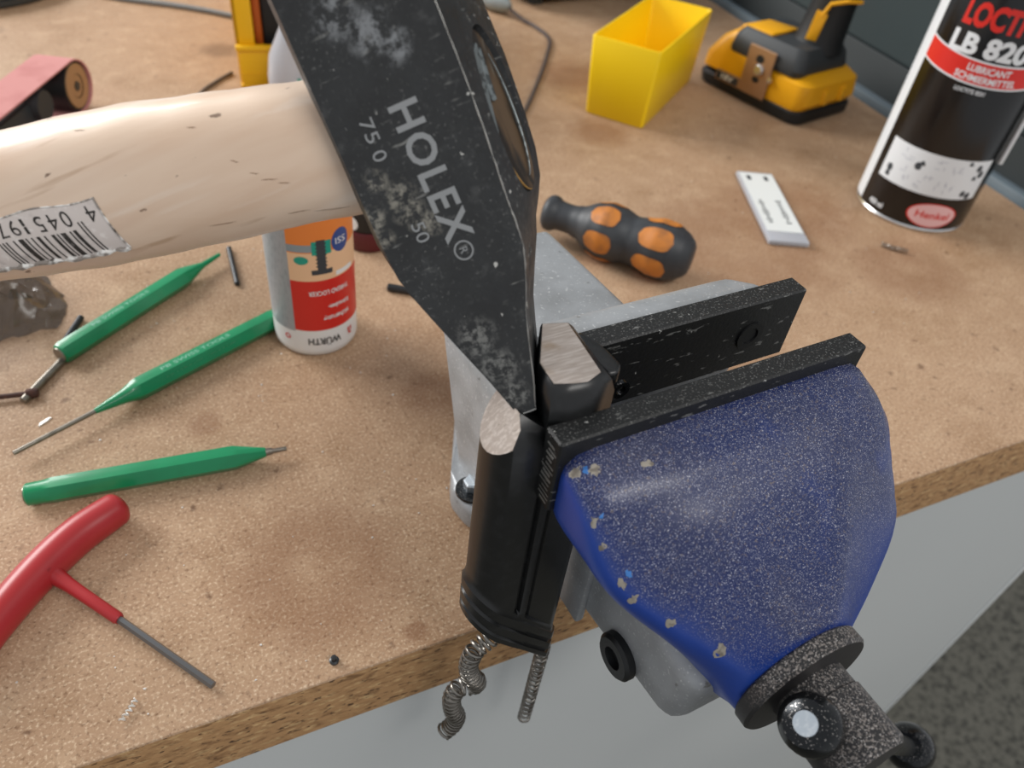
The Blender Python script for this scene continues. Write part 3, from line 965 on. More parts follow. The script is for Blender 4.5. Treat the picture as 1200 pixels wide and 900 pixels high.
# dents and cracks in the handle
bm = bm_new()
for xs_, ph, ln in [(-36, 12, 3.5), (-37.5, 6, 2.0), (-40, -2, 1.6), (-33, 17, 2.5), (-46, -30, 2), (-70, -45, 3), (-52, 42, 6), (-30, 52, 8), (-35, 48, 5)]:
    tube(bm, [hsurf(xs_ + ln * t / 6, ph + random.uniform(-0.35, 0.35) + t * 0.25, -0.02) for t in range(7)], [0.02, 0.06, 0.10, 0.08, 0.11, 0.05, 0.02], 5)
o = obj('wood_cracks', bm, M['wood_scar'], hd)
o['kind'] = 'stuff'

# ------------------------------------------------------------------ green punches
def punch(name, label, p0, p1, r, prof_fn, group='green hexagonal punches on the bench'):
    """p0 -> p1: handle axis on the bench"""
    d = Vector(p1) - Vector(p0)
    t = thing(name, label, 'punch', p0, math.degrees(math.atan2(d.y, d.x)), group)
    t.rotation_euler = (0, -math.atan2(d.z, math.hypot(d.x, d.y)), math.atan2(d.y, d.x))
    prof_fn(t, d.length)
    return t
def hexbar(bm, prof, phase=0.0):
    rings = []
    for x, r, rd in prof:
        ring = []
        for k in range(24):
            a = 2 * math.pi * k / 24 + phase
            m_ = (k % 4) / 4.0
            s = math.cos(math.pi / 6) / math.cos((m_ - 0.5) * math.pi / 3)
            rr = r * (s * (1 - rd) + rd * 0.95)
            ring.append((x, rr * math.cos(a), rr * math.sin(a)))
        rings.append(ring)
    loft(bm, rings)
R5 = 4.9
def pf_c(t, L):
    bm = bm_new(); hexbar(bm, [(0, 3.9, 1), (0.5, 4.4, 1), (6, 4.6, 0.6), (9, 5.0, 0.1), (72, 5.0, 0.0), (74, 4.6, 0.5), (84, 2.0, 1)])
    h = obj('shank', bm, M['green'], t, smooth=25)
    bm = bm_new(); lathe(bm, [(0, -0.35), (3.4, -0.35), (3.6, 0.2), (0, 0.2)], (0, 0, 0), (1, 0, 0), 24); obj('struck_end', bm, M['punch_steel'], t)
    bm = bm_new(); lathe(bm, [(0, 83), (1.7, 83), (1.5, 86), (1.0, 87), (0.9, 92), (0, 92.2)], (0, 0, 0), (1, 0, 0), 16); obj('tip', bm, M['punch_steel'], t)
punch('pin_punch', 'short green punch with stubby steel tip lying beside the red T-handle', (-69.1, 224.5, 4.6), (14.9, 218.3, 4.6), 5, pf_c)
def pf_b(t, L):
    bm = bm_new(); hexbar(bm, [(0, 3.9, 1), (0.5, 4.4, 1), (5, 4.6, 0.6), (9, 5.0, 0.1), (76, 5.0, 0.0), (78, 4.7, 0.5), (84, 3.0, 1), (96, 1.2, 1)])
    h = obj('shank', bm, M['green'], t, smooth=25)
    bm = bm_new(); lathe(bm, [(0, 95), (1.0, 95), (0.95, 128), (0, 128.2)], (0, 0, 0), (1, 0, 0), 14); obj('pin', bm, M['punch_steel'], t)
    bm = bm_new()
    # reads from the pin end, on the two upper flats
    def flat(sgn):
        a0 = math.radians(60 if sgn > 0 else 120)
        return lambda x, y: (68 - x, 4.36 * math.cos(a0) - (y - 1) * math.sin(a0), 4.36 * math.sin(a0) + (y - 1) * math.cos(a0))
    def fl_(ang):
        a0 = math.radians(ang)
        rr = 5.0 * math.cos(math.pi / 6) + 0.06
        return lambda x, y: (66 - x, rr * math.cos(a0) - (y - 1.0) * math.sin(a0), rr * math.sin(a0) + (y - 1.0) * math.cos(a0))
    text_into(bm, 'PB SWISS TOOLS', 1.9, lambda x, y: fl_(90)(x, 2.1 - 0.2 - y) if False else (66 - x, -(y - 1.0), 5.0 * math.cos(math.pi / 6) + 0.06), width=34)
    text_into(bm, 'PB 755.2 GR   DIN 6450', 1.5, lambda x, y: (66 - x, 4.39 * math.cos(math.radians(30)) - (y - 0.8) * math.cos(math.radians(60)), 4.39 * math.sin(math.radians(30)) + 0 * y - 0 + -(y - 0.8) * -math.sin(math.radians(60)) * -1), width=34)
    obj('lettering', bm, M['punch_print'], h, smooth=0)['kind'] = 'stuff'
punch('pin_punch', 'green punch with long thin pin, its head behind the small upside-down bottle', (41.2, 304.0, 5.0), (-36.9, 265.0, 5.0), 5, pf_b)
def pf_a(t, L):
    bm = bm_new(); hexbar(bm, [(0, 3.9, 1), (0.5, 4.6, 0.7), (2, 5.0, 0.1), (70, 5.0, 0.0), (73, 4.6, 0.5), (84, 1.6, 1), (96, 1.0, 1)])
    h = obj('shank', bm, M['green'], t, smooth=25)
    bm = bm_new(); lathe(bm, [(0, -0.5), (3.3, -0.5), (3.7, 0.3), (0, 0.3)], (0, 0, 0), (1, 0, 0), 24); obj('struck_end', bm, M['punch_steel'], t)
    bm = bm_new()
    text_into(bm, 'PB SWISS TOOLS', 1.8, lambda x, y: (18 + x, (y - 1.0), 5.0 * math.cos(math.pi / 6) + 0.06), width=32)
    obj('lettering', bm, M['punch_print'], h, smooth=0)
punch('pin_punch', 'green punch partly under the hammer handle, farthest from the bench edge', (-56.6, 301.5, 5.0), (12.4, 356.8, 5.0), 5, pf_a)

# ------------------------------------------------------------------ red T-handle hex key
th = thing('hex_key', 'red T-handle hex key with steel shaft near the front edge of the bench', 'hex key', (0, 0, 0))
pts = spline([(-37.0, 207.0, 7), (-43, 203.6, 7), (-52, 198, 7), (-61, 189.9, 7), (-70.3, 179.4, 7), (-80, 166, 7), (-88, 151, 7)], 8)
nP = len(pts)
rs = []
for i in range(nP):
    t = i / (nP - 1)
    r = 5.9 + 0.8 * math.sin(math.pi * min(1, t * 1.2))
    e = min(i, nP - 1 - i)
    r *= [0.45, 0.75, 0.9, 0.97][e] if e < 4 else 1
    rs.append(r)
bm = bm_new(); tube(bm, pts, rs, 24)
obj('grip', bm, M['red'], th, smooth=60)
bm = bm_new()
q0, q1, q2 = Vector((-60.5, 184.5, 6.8)), Vector((-42.1, 161.1, 4.6)), Vector((-18.2, 129.8, 2.0))
tube(bm, [q0, q0.lerp(q1, 0.12), q0.lerp(q1, 0.25), q0.lerp(q1, 0.5), q0.lerp(q1, 0.97), q1], [3.4, 2.7, 2.3, 2.1, 2.0, 1.6], 18)
obj('sleeve', bm, M['red'], th, smooth=60)
bm = bm_new(); tube(bm, [q1 - (q1 - q2) * -0.02, q2], 1.25, 6)
obj('shaft', bm, M['key_steel'], th, smooth=20)

# ------------------------------------------------------------------ loose pins, spring, shavings
def pin(name, label, a, b, r, m, group=None, seg=14, cat='pin'):
    bm = bm_new()
    a, b = Vector(a), Vector(b)
    d = (b - a).normalized()
    c = (a + b) / 2
    L = (b - a).length / 2
    lathe(bm, [(r * 0.75, -L), (r, -L + 0.4), (r, L - 0.4), (r * 0.75, L)], (0, 0, 0), d, seg)
    o = obj(name, bm, m)
    o.location = c * MM
    return tag(o, label, cat, group)
pin('steel_pin', 'small grey steel pin lying between the green punch and the small bottle', (24.2, 372, 1.5), (23.0, 338, 1.5), 1.4, M['pin_dark'])
pin('steel_pin', 'dark steel pin lying beside the hammer head behind the vise flange', (94, 314.5, 2.2), (118, 300, 2.2), 2.1, M['pin_dark'])
pin('steel_pin', 'short dark pin behind the green punch near the plastic film', (-55.5, 314, 1.6), (-48, 331, 1.6), 1.5, M['pin_dark'])
pin('steel_pin', 'grey steel pin lying askew from the end of the green punch', (-55.0, 303.6, 1.7), (-71.4, 279.6, 1.7), 1.6, M['punch_steel'])
rp = thing('rusty_bolt', 'thin rusty brown bolt at the left behind the green punch', 'bolt', (0, 0, 0))
bm = bm_new(); lathe(bm, [(1.1, 0), (1.1, 22)], (-90, 285.5, 2.2), (1, -0.12, 0), 10); obj('shank', bm, M['rust'], rp)
bm = bm_new(); lathe(bm, [(1.5, 20), (2.1, 20.5), (2.1, 23.5), (1.6, 24.5)], (-90, 285.5, 2.2), (1, -0.12, 0), 10); obj('head', bm, M['rust'], rp)
ss = thing('small_spring', 'tiny shiny wire spring lying in front of the black spray can', 'spring', (0, 0, 0))
bm = bm_new(); helix(bm, [(403, 276, 1.8), (407, 270, 1.8), (414, 264, 1.8)], 1.3, 0.35, 9, 10, 5); obj('coil', bm, M['spring'], ss)
sw = thing('metal_curl', 'bright curled metal shaving near the front edge of the bench', 'shaving', (0, 0, 0))
bm = bm_new(); helix(bm, [(-44.6, 128.6, 1.0), (-42, 131.3, 1.0), (-40, 134.2, 1.0)], 0.75, 0.3, 5, 9, 4); obj('curl', bm, M['shaving'], sw)
bt = thing('tiny_screw', 'tiny dark screw standing beside the front edge of the bench', 'screw', (18.3, 125.4, 0), -30)
bm = bm_new(); lathe(bm, [(0, 0), (1.5, 0), (1.6, 0.9), (0.9, 1.2), (0.9, 2.8), (0, 2.9)], (0, 0, 0), seg=12); obj('body', bm, M['pin_dark'], bt)
fl_ = bm_new()
prism(fl_, [(-66.2, 263.9, 0), (-63, 266.2, 0), (-61.4, 267.8, 0), (-62.4, 268.2, 0), (-65.6, 266, 0)], (0, 0, 0.5), 0)
tag(obj('paper_flake', fl_, M['shaving']), 'white flake lying between the rusty bolt and the thin punch pin', 'flake')
bm = bm_new()
for k in range(150):
    x, y = random.uniform(-90, 120), random.uniform(124, 420)
    if random.random() < 0.4:
        x, y = random.uniform(60, 520), random.uniform(180, 560)
    if 80 < x < 160 and y < 235:
        continue
    r = random.uniform(0.18, 0.5)
    n_ = random.randint(4, 6)
    a0 = random.uniform(0, 6.28)
    prism(bm, [(x + r * random.uniform(0.6, 1.4) * math.cos(a0 + 6.283 * q / n_), y + r * random.uniform(0.4, 1.2) * math.sin(a0 + 6.283 * q / n_), 0.02) for q in range(n_)], (0, 0, r * 0.6))
o = obj('metal_shavings', bm, M['shaving'], smooth=0)
o['kind'] = 'stuff'; tag(o, 'fine bright metal shavings scattered over the workbench', 'shavings')

# ------------------------------------------------------------------ small upside-down bottle
BC = (52.0, 291.6)
bot = thing('threadlocker_bottle', 'small white bottle with red and orange label standing upside down near the vise', 'bottle', (BC[0], BC[1], 0))
TB = -100.0
def bw(off, z, r=19.16):
    a = math.radians(TB + off)
    return (r * math.cos(a), r * math.sin(a), z)
bm = bm_new()
lathe(bm, [(0, 0), (15.5, 0), (17.6, 0.8), (18.8, 2.8), (19.0, 5), (19.0, 72), (18, 76), (10, 80), (8, 82), (8, 92), (0, 92)], seg=64)
bb = obj('bottle_body', bm, M['btl_white'], bot)
def wrap(name, m, o0, o1, z0, z1, lift=0.0, par=bb):
    bm = bm_new()
    patch(bm, lambda u, v: bw(u, v, 19.05 + lift), o0, o1, z0, z1, max(2, int(abs(o1 - o0) / 5)), 1)
    return obj(name, bm, m, par)
wrap('silver_panel', M['btl_silver'], -150, -29, 15, 72, 0.03)
wrap('red_panel', M['can_red'], -29, 150, 16, 43, 0.05)
wrap('orange_panel', M['btl_orange'], -29, 150, 57, 72, 0.05)
wrap('peach_panel', M['btl_peach'], -29, 150, 43, 57, 0.05)
wrap('grey_band', M['grey_base'], -29, 12, 57.5, 61, 0.09)
deg = 180 / (math.pi * 19.1)
bm = bm_new(); disc(bm, lambda x, y: bw(x, y, 19.18), 42, 60.5, 14, 5.6); obj('blue_badge', bm, M['btl_blue'], bb)
bm = bm_new()
def upside(off, z): return lambda x, y: bw(off - x * deg, z - y, 19.24)
text_into(bm, 'SSI', 3.0, lambda x, y: bw(42 - x * deg, 62 - y, 19.26), center=True, width=5.5, slices=4)
obj('lettering', bm, M['btl_white'], bb, smooth=0)
bm = bm_new()
text_into(bm, 'THREAD LOCKER', 2.3, upside(22, 37.6), bold=0.02, center=True, width=19, slices=14)
obj('lettering', bm, M['btl_white'], bb, smooth=0)
bm = bm_new()
text_into(bm, 'Schrauben-', 2.3, upside(34, 29.5), bold=0.02, center=True, width=11, slices=10)
text_into(bm, 'sicherung', 2.6, upside(30, 23.6), bold=0.02, center=True, width=13, slices=10)
obj('lettering', bm, M['btl_white'], bb, smooth=0)
bm = bm_new()
text_into(bm, 'W\u00dcRTH', 3.6, upside(10, 11.6), bold=0.02, center=True, width=15, slices=12)
obj('lettering', bm, M['ink'], bb, smooth=0)
bm = bm_new()
patch(bm, lambda u, v: bw(u, v, 19.2), 47, 53, 8.4, 9.6, 2, 1); patch(bm, lambda u, v: bw(u, v, 19.2), 46, 49, 9.9, 12.4, 2, 1); patch(bm, lambda u, v: bw(u, v, 19.2), 51, 54, 9.9, 12.4, 2, 1)
ringpatch(bm, lambda x, y: bw(-42 + x * deg, 11 + y, 19.2), 0, 0, 0.9, 1.5)
obj('red_logo', bm, M['can_red'], bb, smooth=0)['kind'] = 'stuff'
# printed bolt and nut picture
bm = bm_new(); patch(bm, lambda u, v: bw(u, v, 19.2), 8, 19, 47, 63, 3, 1); patch(bm, lambda u, v: bw(u, v, 19.2), 0, 27, 46.2, 48.6, 5, 1)
for k in range(7):
    patch(bm, lambda u, v: bw(u, v, 19.22), 6.5, 20.5, 50 + k * 1.8, 50.7 + k * 1.8, 3, 1)
obj('printed_bolt', bm, M['pict_ink'], bb)
bm = bm_new(); patch(bm, lambda u, v: bw(u, v, 19.19), 2, 27, 56, 62.5, 5, 1); disc(bm, lambda x, y: bw(x, y, 19.19), -12, 53.5, 9, 2.0); obj('printed_nut', bm, M['teal'], bb)
bm = bm_new(); patch(bm, lambda u, v: bw(u, v, 19.19), 32, 62, 43.8, 46, 5, 1); obj('white_strip', bm, M['btl_white'], bb)

db = thing('dark_bottle', 'dark bottle with maroon base standing behind the small upside-down bottle', 'bottle', (98, 362, 0))
bm = bm_new(); lathe(bm, [(0, 0), (11, 0), (13, 1), (13.5, 3), (13.5, 11), (13, 12), (0, 12)], seg=32); obj('base', bm, M['maroon'], db)
bm = bm_new(); lathe(bm, [(0, 12), (12.4, 12), (12.8, 13), (12.8, 40), (9, 46), (6, 48), (6, 56), (0, 56)], seg=32); dbb = obj('bottle_body', bm, M['black_plastic'], db)
bm = bm_new(); disc(bm, lambda x, y: (12.95 * math.cos(math.radians(-150) + x / 12.9), 12.95 * math.sin(math.radians(-150) + x / 12.9), 17 + y), 0, 0, 4, 4); obj('white_sticker', bm, M['btl_white'], dbb)

# ------------------------------------------------------------------ black spray can
can = thing('spray_can', 'tall black lubricant spray can with white stripe standing at the right of the bench', 'spray can', (464, 312, 0))
TC = -146.0
CR = 35.6
def cw(off, z, r=CR + 0.06):
    a = math.radians(TC + off)
    return (r * math.cos(a), r * math.sin(a), z)
bm = bm_new()
lathe(bm, [(0, 1.5), (31, 1.5), (33.8, 0), (35.2, 0.4), (35.8, 1.6), (35.2, 2.8)], seg=80)
obj('bottom_rim', bm, M['silver'], can)
bm = bm_new()
lathe(bm, [(0, 2.6), (35.2, 2.6), (35.6, 4), (35.6, 160), (33, 168), (26, 174), (0, 174)], seg=96)
cb = obj('can_body', bm, M['can_black'], can)
bm = bm_new()
lathe(bm, [(0, 174), (25, 174), (25.5, 176), (25.5, 196), (24, 199), (0, 199)], seg=64)
obj('cap', bm, M['can_red'], can)
def cpatch(name, m, o0, o1, z0, z1, lift=0.0):
    bm = bm_new()
    patch(bm, lambda u, v: cw(u, v, CR + 0.05 + lift), o0, o1, z0, z1, max(2, int(abs(o1 - o0) / 4)), 1)
    return obj(name, bm, m, cb)
cpatch('white_stripe', M['can_white'], -118, -57, 4, 158)
def curved_band(name, m, z0, z1, o0, o1, sag, lift):
    bm = bm_new()
    patch(bm, lambda u, v: cw(u, v + sag * ((u - 12) / 60) ** 2, CR + 0.05 + lift), o0, o1, z0, z1, 32, 1)
    return obj(name, bm, m, cb)
curved_band('white_line', M['can_white'], 93.6, 107.2, -57, 95, 3.4, 0.0)
curved_band('red_band', M['can_red'], 94.6, 106.2, -57, 95, 3.4, 0.05)
cdeg = 180 / (math.pi * CR)
def ctext(s, h, off, z, m, bold, width, center=False, lift=0.14, sag=0.0):
    bm = bm_new()
    text_into(bm, s, h, lambda x, y: cw(off + x * cdeg, z + y + sag * ((off + x * cdeg - 12) / 60) ** 2, CR + lift), bold=bold, width=width, slices=24, center=center)
    return obj('lettering', bm, m, cb, smooth=0)
ctext('LOCTITE', 11.5, -33, 123.5, M['can_red'], 0.05, 46)
ctext('LB 8201', 10.0, -35, 109.2, M['can_white'], 0.045, 49)
ctext('LUBRICANT', 3.6, 10, 100.9, M['can_white'], 0.025, 24, True, sag=3.4)
ctext('SCHMIERMITTEL', 3.6, 10, 95.7, M['can_white'], 0.025, 34, True, sag=3.4)
ctext('LOCTITE 8201', 2.2, 2, 89.4, M['can_white'], 0.02, 17, True)
ctext('400 ml', 3.4, -42, 6.4, M['can_white'], 0.03, 11)
cpatch('pictogram_panel', M['can_white'], -46, 64, 25, 51, 0.02)
bm = bm_new()
for o, z, r in [(-36, 33, 2.6), (-36, 29, 2.0), (-9, 41, 2.6), (-6, 43.5, 1.6), (50, 46, 2.4), (55, 42, 2.6), (49, 39.5, 1.6), (45, 29, 2.2), (52, 27.5, 2.4), (38, 49, 1.4)]:
    disc(bm, lambda x, y: cw(x, y, CR + 0.14), o, z, r * 1.4 * cdeg / 1.6, r, 7)
    patch(bm, lambda u, v: cw(u, v, CR + 0.14), o - 2, o + 3, z - r * 0.8, z - r * 0.2, 2, 1)
obj('pictograms', bm, M['pict_ink'], cb)['kind'] = 'stuff'
bm = bm_new()
for o, z, r in [(-26, 44, 4.0), (-20, 33, 4.6), (8, 33, 5.0), (10, 45, 3.4), (27, 42, 4.6), (28, 31, 4.2), (-6, 30, 3.0)]:
    for q in range(5):
        ox, oz = random.uniform(-r, r) * cdeg, random.uniform(-r, r) * 0.8
        w_, h_ = random.choice(((r * 0.9 * cdeg, 0.35), (0.5 * cdeg, r * 0.6)))
        patch(bm, lambda u, v: cw(u, v, CR + 0.12), o + ox, o + ox + w_, z + oz, z + oz + h_, 3, 1)
obj('pictograms', bm, M['pict_grey'], cb)['kind'] = 'stuff'
bm = bm_new(); disc(bm, lambda x, y: cw(x, y, CR + 0.10), 26, 12.2, 26, 8.4); obj('oval_label', bm, M['can_red'], cb)
bm = bm_new(); disc(bm, lambda x, y: cw(x, y, CR + 0.13), 26, 12.2, 24.4, 7.7); obj('oval_label', bm, M['pink_print'], cb)
ctext('Henkel', 4.6, 26, 10.2, M['can_red'], 0.02, 22, True, 0.18)
bm = bm_new(); tube(bm, [cw(84, 46, CR + 1.6), cw(84, 165, CR + 1.6)], 1.5, 10); obj('straw', bm, M['can_white'], can)

# ------------------------------------------------------------------ yellow open box
ybx = thing('storage_box', 'small empty bright yellow plastic box with open top near the cordless tool', 'box', (334.9, 457.6, 0), 39)
bm = bm_new()
def rr(x0, x1, y0, y1, z, c=2.5):
    out = []
    for cx, cy, a0 in ((x1 - c, y0 + c, -90), (x1 - c, y1 - c, 0), (x0 + c, y1 - c, 90), (x0 + c, y0 + c, 180)):
        for k in range(4):
            a = math.radians(a0 + k * 30)
            out.append((cx + c * math.cos(a), cy + c * math.sin(a), z))
    return out
loft(bm, [rr(1, 121, 1, 46, 0), rr(0, 122, 0, 47, 1.2), rr(-3.5, 126, -3, 50, 57.2), rr(-3.2, 125.7, -2.7, 49.7, 57.8), rr(-2.2, 124.7, -1.7, 48.7, 57.8), rr(-1.9, 124.4, -1.4, 48.4, 57.2), rr(1.4, 120.6, 1.4, 45.6, 1.8)])
obj('box_shell', bm, M['yellow'], ybx, smooth=40)

# ------------------------------------------------------------------ yellow open-front storage bin with black case in it
yb = thing('storage_bin', 'yellow open-front storage bin at the back left, holding a black case', 'bin', (65.5, 581, 0), -9)
bm = bm_new(); box(bm, 1.5, 118.5, 0, 3, 2.5, 29, 0.8); box(bm, -0.5, 120.5, -1.6, 4, 26.5, 30, 0.9); box(bm, 2, 118, -0.6, 1, 10, 11, 0.2); obj('front_wall', bm, M['bin_yellow'], yb)
for x0, x1, f0, f1 in ((0, 3, 0, 13), (117, 120, 107, 120)):
    bm = bm_new(); box(bm, x0, x1, 3, 200, 2.5, 88, 0.6); box(bm, f0, f1, 3, 6, 29, 88, 0.6); obj('side_wall', bm, M['bin_yellow'], yb)
bm = bm_new(); box(bm, 0, 120, 0, 200, 0, 2.5, 0.5); obj('floor_panel', bm, M['bin_yellow'], yb)
bm = bm_new(); box(bm, 0, 120, 197, 200, 2.5, 88, 0.6); obj('rear_wall', bm, M['bin_yellow'], yb)
bc = thing('tool_case', 'black case and orange strip of painted shade standing inside the yellow storage bin', 'case', (65.5, 581, 0), -9)
bm = bm_new(); box(bm, 19, 104, 12, 180, 2.6, 100, 3); obj('case_body', bm, M['black_plastic'], bc)
bm = bm_new(); box(bm, 13.2, 18.8, 10, 180, 2.6, 92, 1); obj('edge_strip', bm, M['bin_shade'], bc)  # strip stands in for the bin's shadowed inner side

cbt = thing('clear_bottle', 'cloudy clear plastic bottle with teal label in front of the yellow storage bin', 'bottle', (99, 548, 0))
bm = bm_new(); lathe(bm, [(0, 0), (17, 0), (18.5, 1.5), (18.5, 20), (16.5, 34), (10, 48), (5, 58), (3, 66), (0, 67)], seg=40); cbb = obj('bottle_body', bm, M['clear'], cbt)
def bwc(a, z, r=18.6): return (r * math.cos(math.radians(a)), r * math.sin(math.radians(a)), z)
bm = bm_new(); patch(bm, lambda u, v: bwc(u, v), -100, -60, 6, 24, 8, 1); obj('white_label', bm, M['can_white'], cbb)
bm = bm_new(); patch(bm, lambda u, v: bwc(u, v, 18.7), -97, -90, 19, 25, 3, 1); patch(bm, lambda u, v: bwc(u, v, 18.7), -86, -74, 10, 18, 3, 1); obj('teal_print', bm, M['teal'], cbb)
bm = bm_new(); disc(bm, lambda x, y: bwc(x, y, 18.7), -112, 14, 8, 4); obj('lime_dot', bm, M['lime'], cbb)

# ------------------------------------------------------------------ cordless tool standing on its battery
dr_ = thing('cordless_drill', 'yellow and black cordless drill standing on its battery before the dark screen', 'drill', (463, 435, 0), 103.2)
# local x: away to the far left along the long side; local y (negative here) across to the right
bm = bm_new()
def rp(x0, x1, y0, y1, z, c=10):
    out = []
    for cx, cy, a0 in ((x1 - c, y0 + c, -90), (x1 - c, y1 - c, 0), (x0 + c, y1 - c, 90), (x0 + c, y0 + c, 180)):
        for k in range(5):
            a = math.radians(a0 + k * 22.5)
            out.append((cx + c * math.cos(a), cy + c * math.sin(a), z))
    return out
loft(bm, [rp(2, 104, -74, -2, 0), rp(0, 106, -76, 0, 2), rp(0, 108, -76, 0, 9), rp(2, 106, -74, -2, 11)])
bat = obj('battery_base', bm, M['black_plastic'], dr_)
bm = bm_new()
loft(bm, [rp(4, 62, -73, -1.5, 9, 8), rp(-1, 60, -76, 0, 16, 10), rp(0, 58, -75, -1, 30, 12), rp(8, 54, -68, -8, 36, 10)])
obj('battery_shell', bm, M['tool_yellow'], bat)
bm = bm_new()
loft(bm, [rp(50, 106, -75, 0, 15, 8), rp(52, 106, -75, 0, 25, 10), rp(54, 96, -72, -3, 40, 10), rp(56, 84, -66, -8, 49, 8)])
obj('battery_shell', bm, M['tool_yellow'], bat)
for x in (10, 24):
    bm = bm_new(); box(bm, -2.6, 1, -x * 1.6 - 16, -x * 1.6 - 8, 14, 26, 2, 2); obj('latch_rib', bm, M['tool_yellow'], bat)
bm = bm_new()
loft(bm, [rp(12, 86, -66, -1.5, 33, 8), rp(10, 84, -66, 0.5, 38, 9), rp(12, 82, -64, -1, 47, 9), rp(16, 78, -60, -5, 53, 8)])
foot = obj('tool_foot', bm, M['charcoal'], dr_)
bm = bm_new(); hexa(bm, [(50, -42, 52), (82, -42, 46), (82, -8, 46), (50, -8, 52), (50, -42, 55), (80, -42, 53), (80, -8, 53), (50, -8, 55)], 1, 2); obj('label_panel', bm, M['tool_yellow'], foot)
bm = bm_new()
def oval(cx, cy, z, a, b, n=28): return [(cx + a * math.cos(2 * math.pi * k / n), cy + b * math.sin(2 * math.pi * k / n), z) for k in range(n)]
loft(bm, [oval(30, -40, 48, 22, 20), oval(29, -40, 56, 19, 17), oval(27, -40, 80, 17, 15.5), oval(24, -40, 120, 18, 16), oval(22, -40, 165, 22, 18)])
grip = obj('grip', bm, M['black_plastic'], dr_)
bm = bm_new()
box(bm, 18, 40, -72, -10, 165, 200, 6, 3); box(bm, -60, 70, -66, -14, 180, 240, 14, 4)
obj('motor_housing', bm, M['tool_yellow'], dr_)
bm = bm_new(); lathe(bm, [(0, 0), (22, 0), (24, 10), (20, 40), (12, 52), (0, 52)], (-60, -40, 212), (-1, 0, 0), 28); obj('chuck', bm, M['black_plastic'], dr_)
bm = bm_new(); hexa(bm, [(22, -26, 56), (30, -22, 56), (30, -21, 56), (22, -24, 56), (20, -26.5, 76), (28, -22.5, 78), (28, -21.4, 78), (20, -24.4, 76)], 0.4, 1)
tube(bm, [(24, -24.2, 74), (20, -24.5, 84), (10, -30, 88), (5, -40, 88)], 1.6, 8); obj('grip_inlay', bm, M['tool_yellow'], grip)
bm = bm_new()
hk_o = [(34, 9), (56, 9), (60, 14), (60, 46), (34, 46)]
prism(bm, [(x, 1.2, z) for x, z in hk_o], (0, 2.0, 0), 0.5, 1)
box(bm, 56, 86, 1.0, 2.4, 9, 17, 0.4, 1)
hookp = obj('belt_hook', bm, M['tan_metal'], dr_)
bm = bm_new(); lathe(bm, [(0, 0), (4.2, 0), (4.2, 1.6), (3.4, 2.4), (0, 2.6)], (45, 3.2, 30), (0, 1, 0), 18); obj('hook_screw', bm, M['silver'], hookp)
bm = bm_new(); lathe(bm, [(0, 0), (2.2, 0), (2.2, 1.6), (0, 2.0)], (33, 2.4, 26), (0, 1, 0), 14); obj('hook_screw', bm, M['silver'], hookp)
bm = bm_new(); disc(bm, lambda x, y: (x, 3.35, y), 47, 37.5, 4, 3.2); disc(bm, lambda x, y: (x, 3.35, y), 46, 22, 3.5, 2.4); obj('hook_slot', bm, M['black_plastic'], hookp)
bm = bm_new(); box(bm, 62, 85, 2.4, 2.5, 10, 16); plate_ = obj('print_panel', bm, M['charcoal'], hookp, smooth=0)
bm = bm_new(); text_into(bm, '18V', 4.2, lambda x, y: (81 - x, 2.56, 11 + y), bold=0.03, width=14); obj('lettering', bm, M['vial_white'], plate_, smooth=0)

# ------------------------------------------------------------------ screwdriver with orange pads
sd0 = Vector((197, 343, 16)); sd1 = Vector((254.5, 275, 16))
sd = thing('screwdriver', 'short black screwdriver handle with orange grip pads lying behind the vise', 'screwdriver', sd0, math.degrees(math.atan2((sd1 - sd0).y, (sd1 - sd0).x)))
SL = (sd1 - sd0).length
sprof = [(0, 7.0), (2, 9.0), (5, 9.2), (9, 7.4), (16, 7.2), (22, 8.5), (30, 12.4), (38, 14.4), (46, 13.6), (53, 11.8), (60, 12.8), (68, 14.6), (76, 14.2), (82, 12.0), (86, 9.6), (88, 7)]
def srad(x):
    for (a, b), (c, d) in zip(sprof[:-1], sprof[1:]):
        if a <= x <= c:
            t = (x - a) / (c - a)
            t = t * t * (3 - 2 * t) * 0.5 + t * 0.5
            return 1.13 * (b + (d - b) * t)
    return 1.13 * sprof[-1][1]
bm = bm_new()
xs = [88 * k / 60 for k in range(61)]
lathe(bm, [(srad(x), x) for x in xs], (0, 0, 0), (1, 0, 0), 36)
sg = obj('grip', bm, M['grip_black'], sd, smooth=60)
for row, (x0, x1) in enumerate(((29, 46), (58, 78))):
    for k in range(6):
        a0 = math.radians(k * 60 + (12 if row else -2))
        bm = bm_new()
        def spt(u, v):
            w = math.radians(22) * math.sqrt(max(0.0, 1 - abs(2 * (u - x0) / (x1 - x0) - 1) ** 4)) * v
            r = srad(u) + 0.35
            return (u, r * math.cos(a0 + w), r * math.sin(a0 + w))
        patch(bm, spt, x0, x1, -1, 1, 12, 6)
        obj('orange_pad', bm, M['tool_orange'], sg)
sb = thing('screw_bit', 'small silver screwdriver bit lying under the black and orange grip', 'bit', (203, 259, 0), -30)
bm = bm_new(); lathe(bm, [(1.2, -9), (1.6, -7), (3.2, -4), (3.2, 8), (2.6, 9)], (0, 0, 3.2), (1, 0, 0), 6); obj('shank', bm, M['silver'], sb)

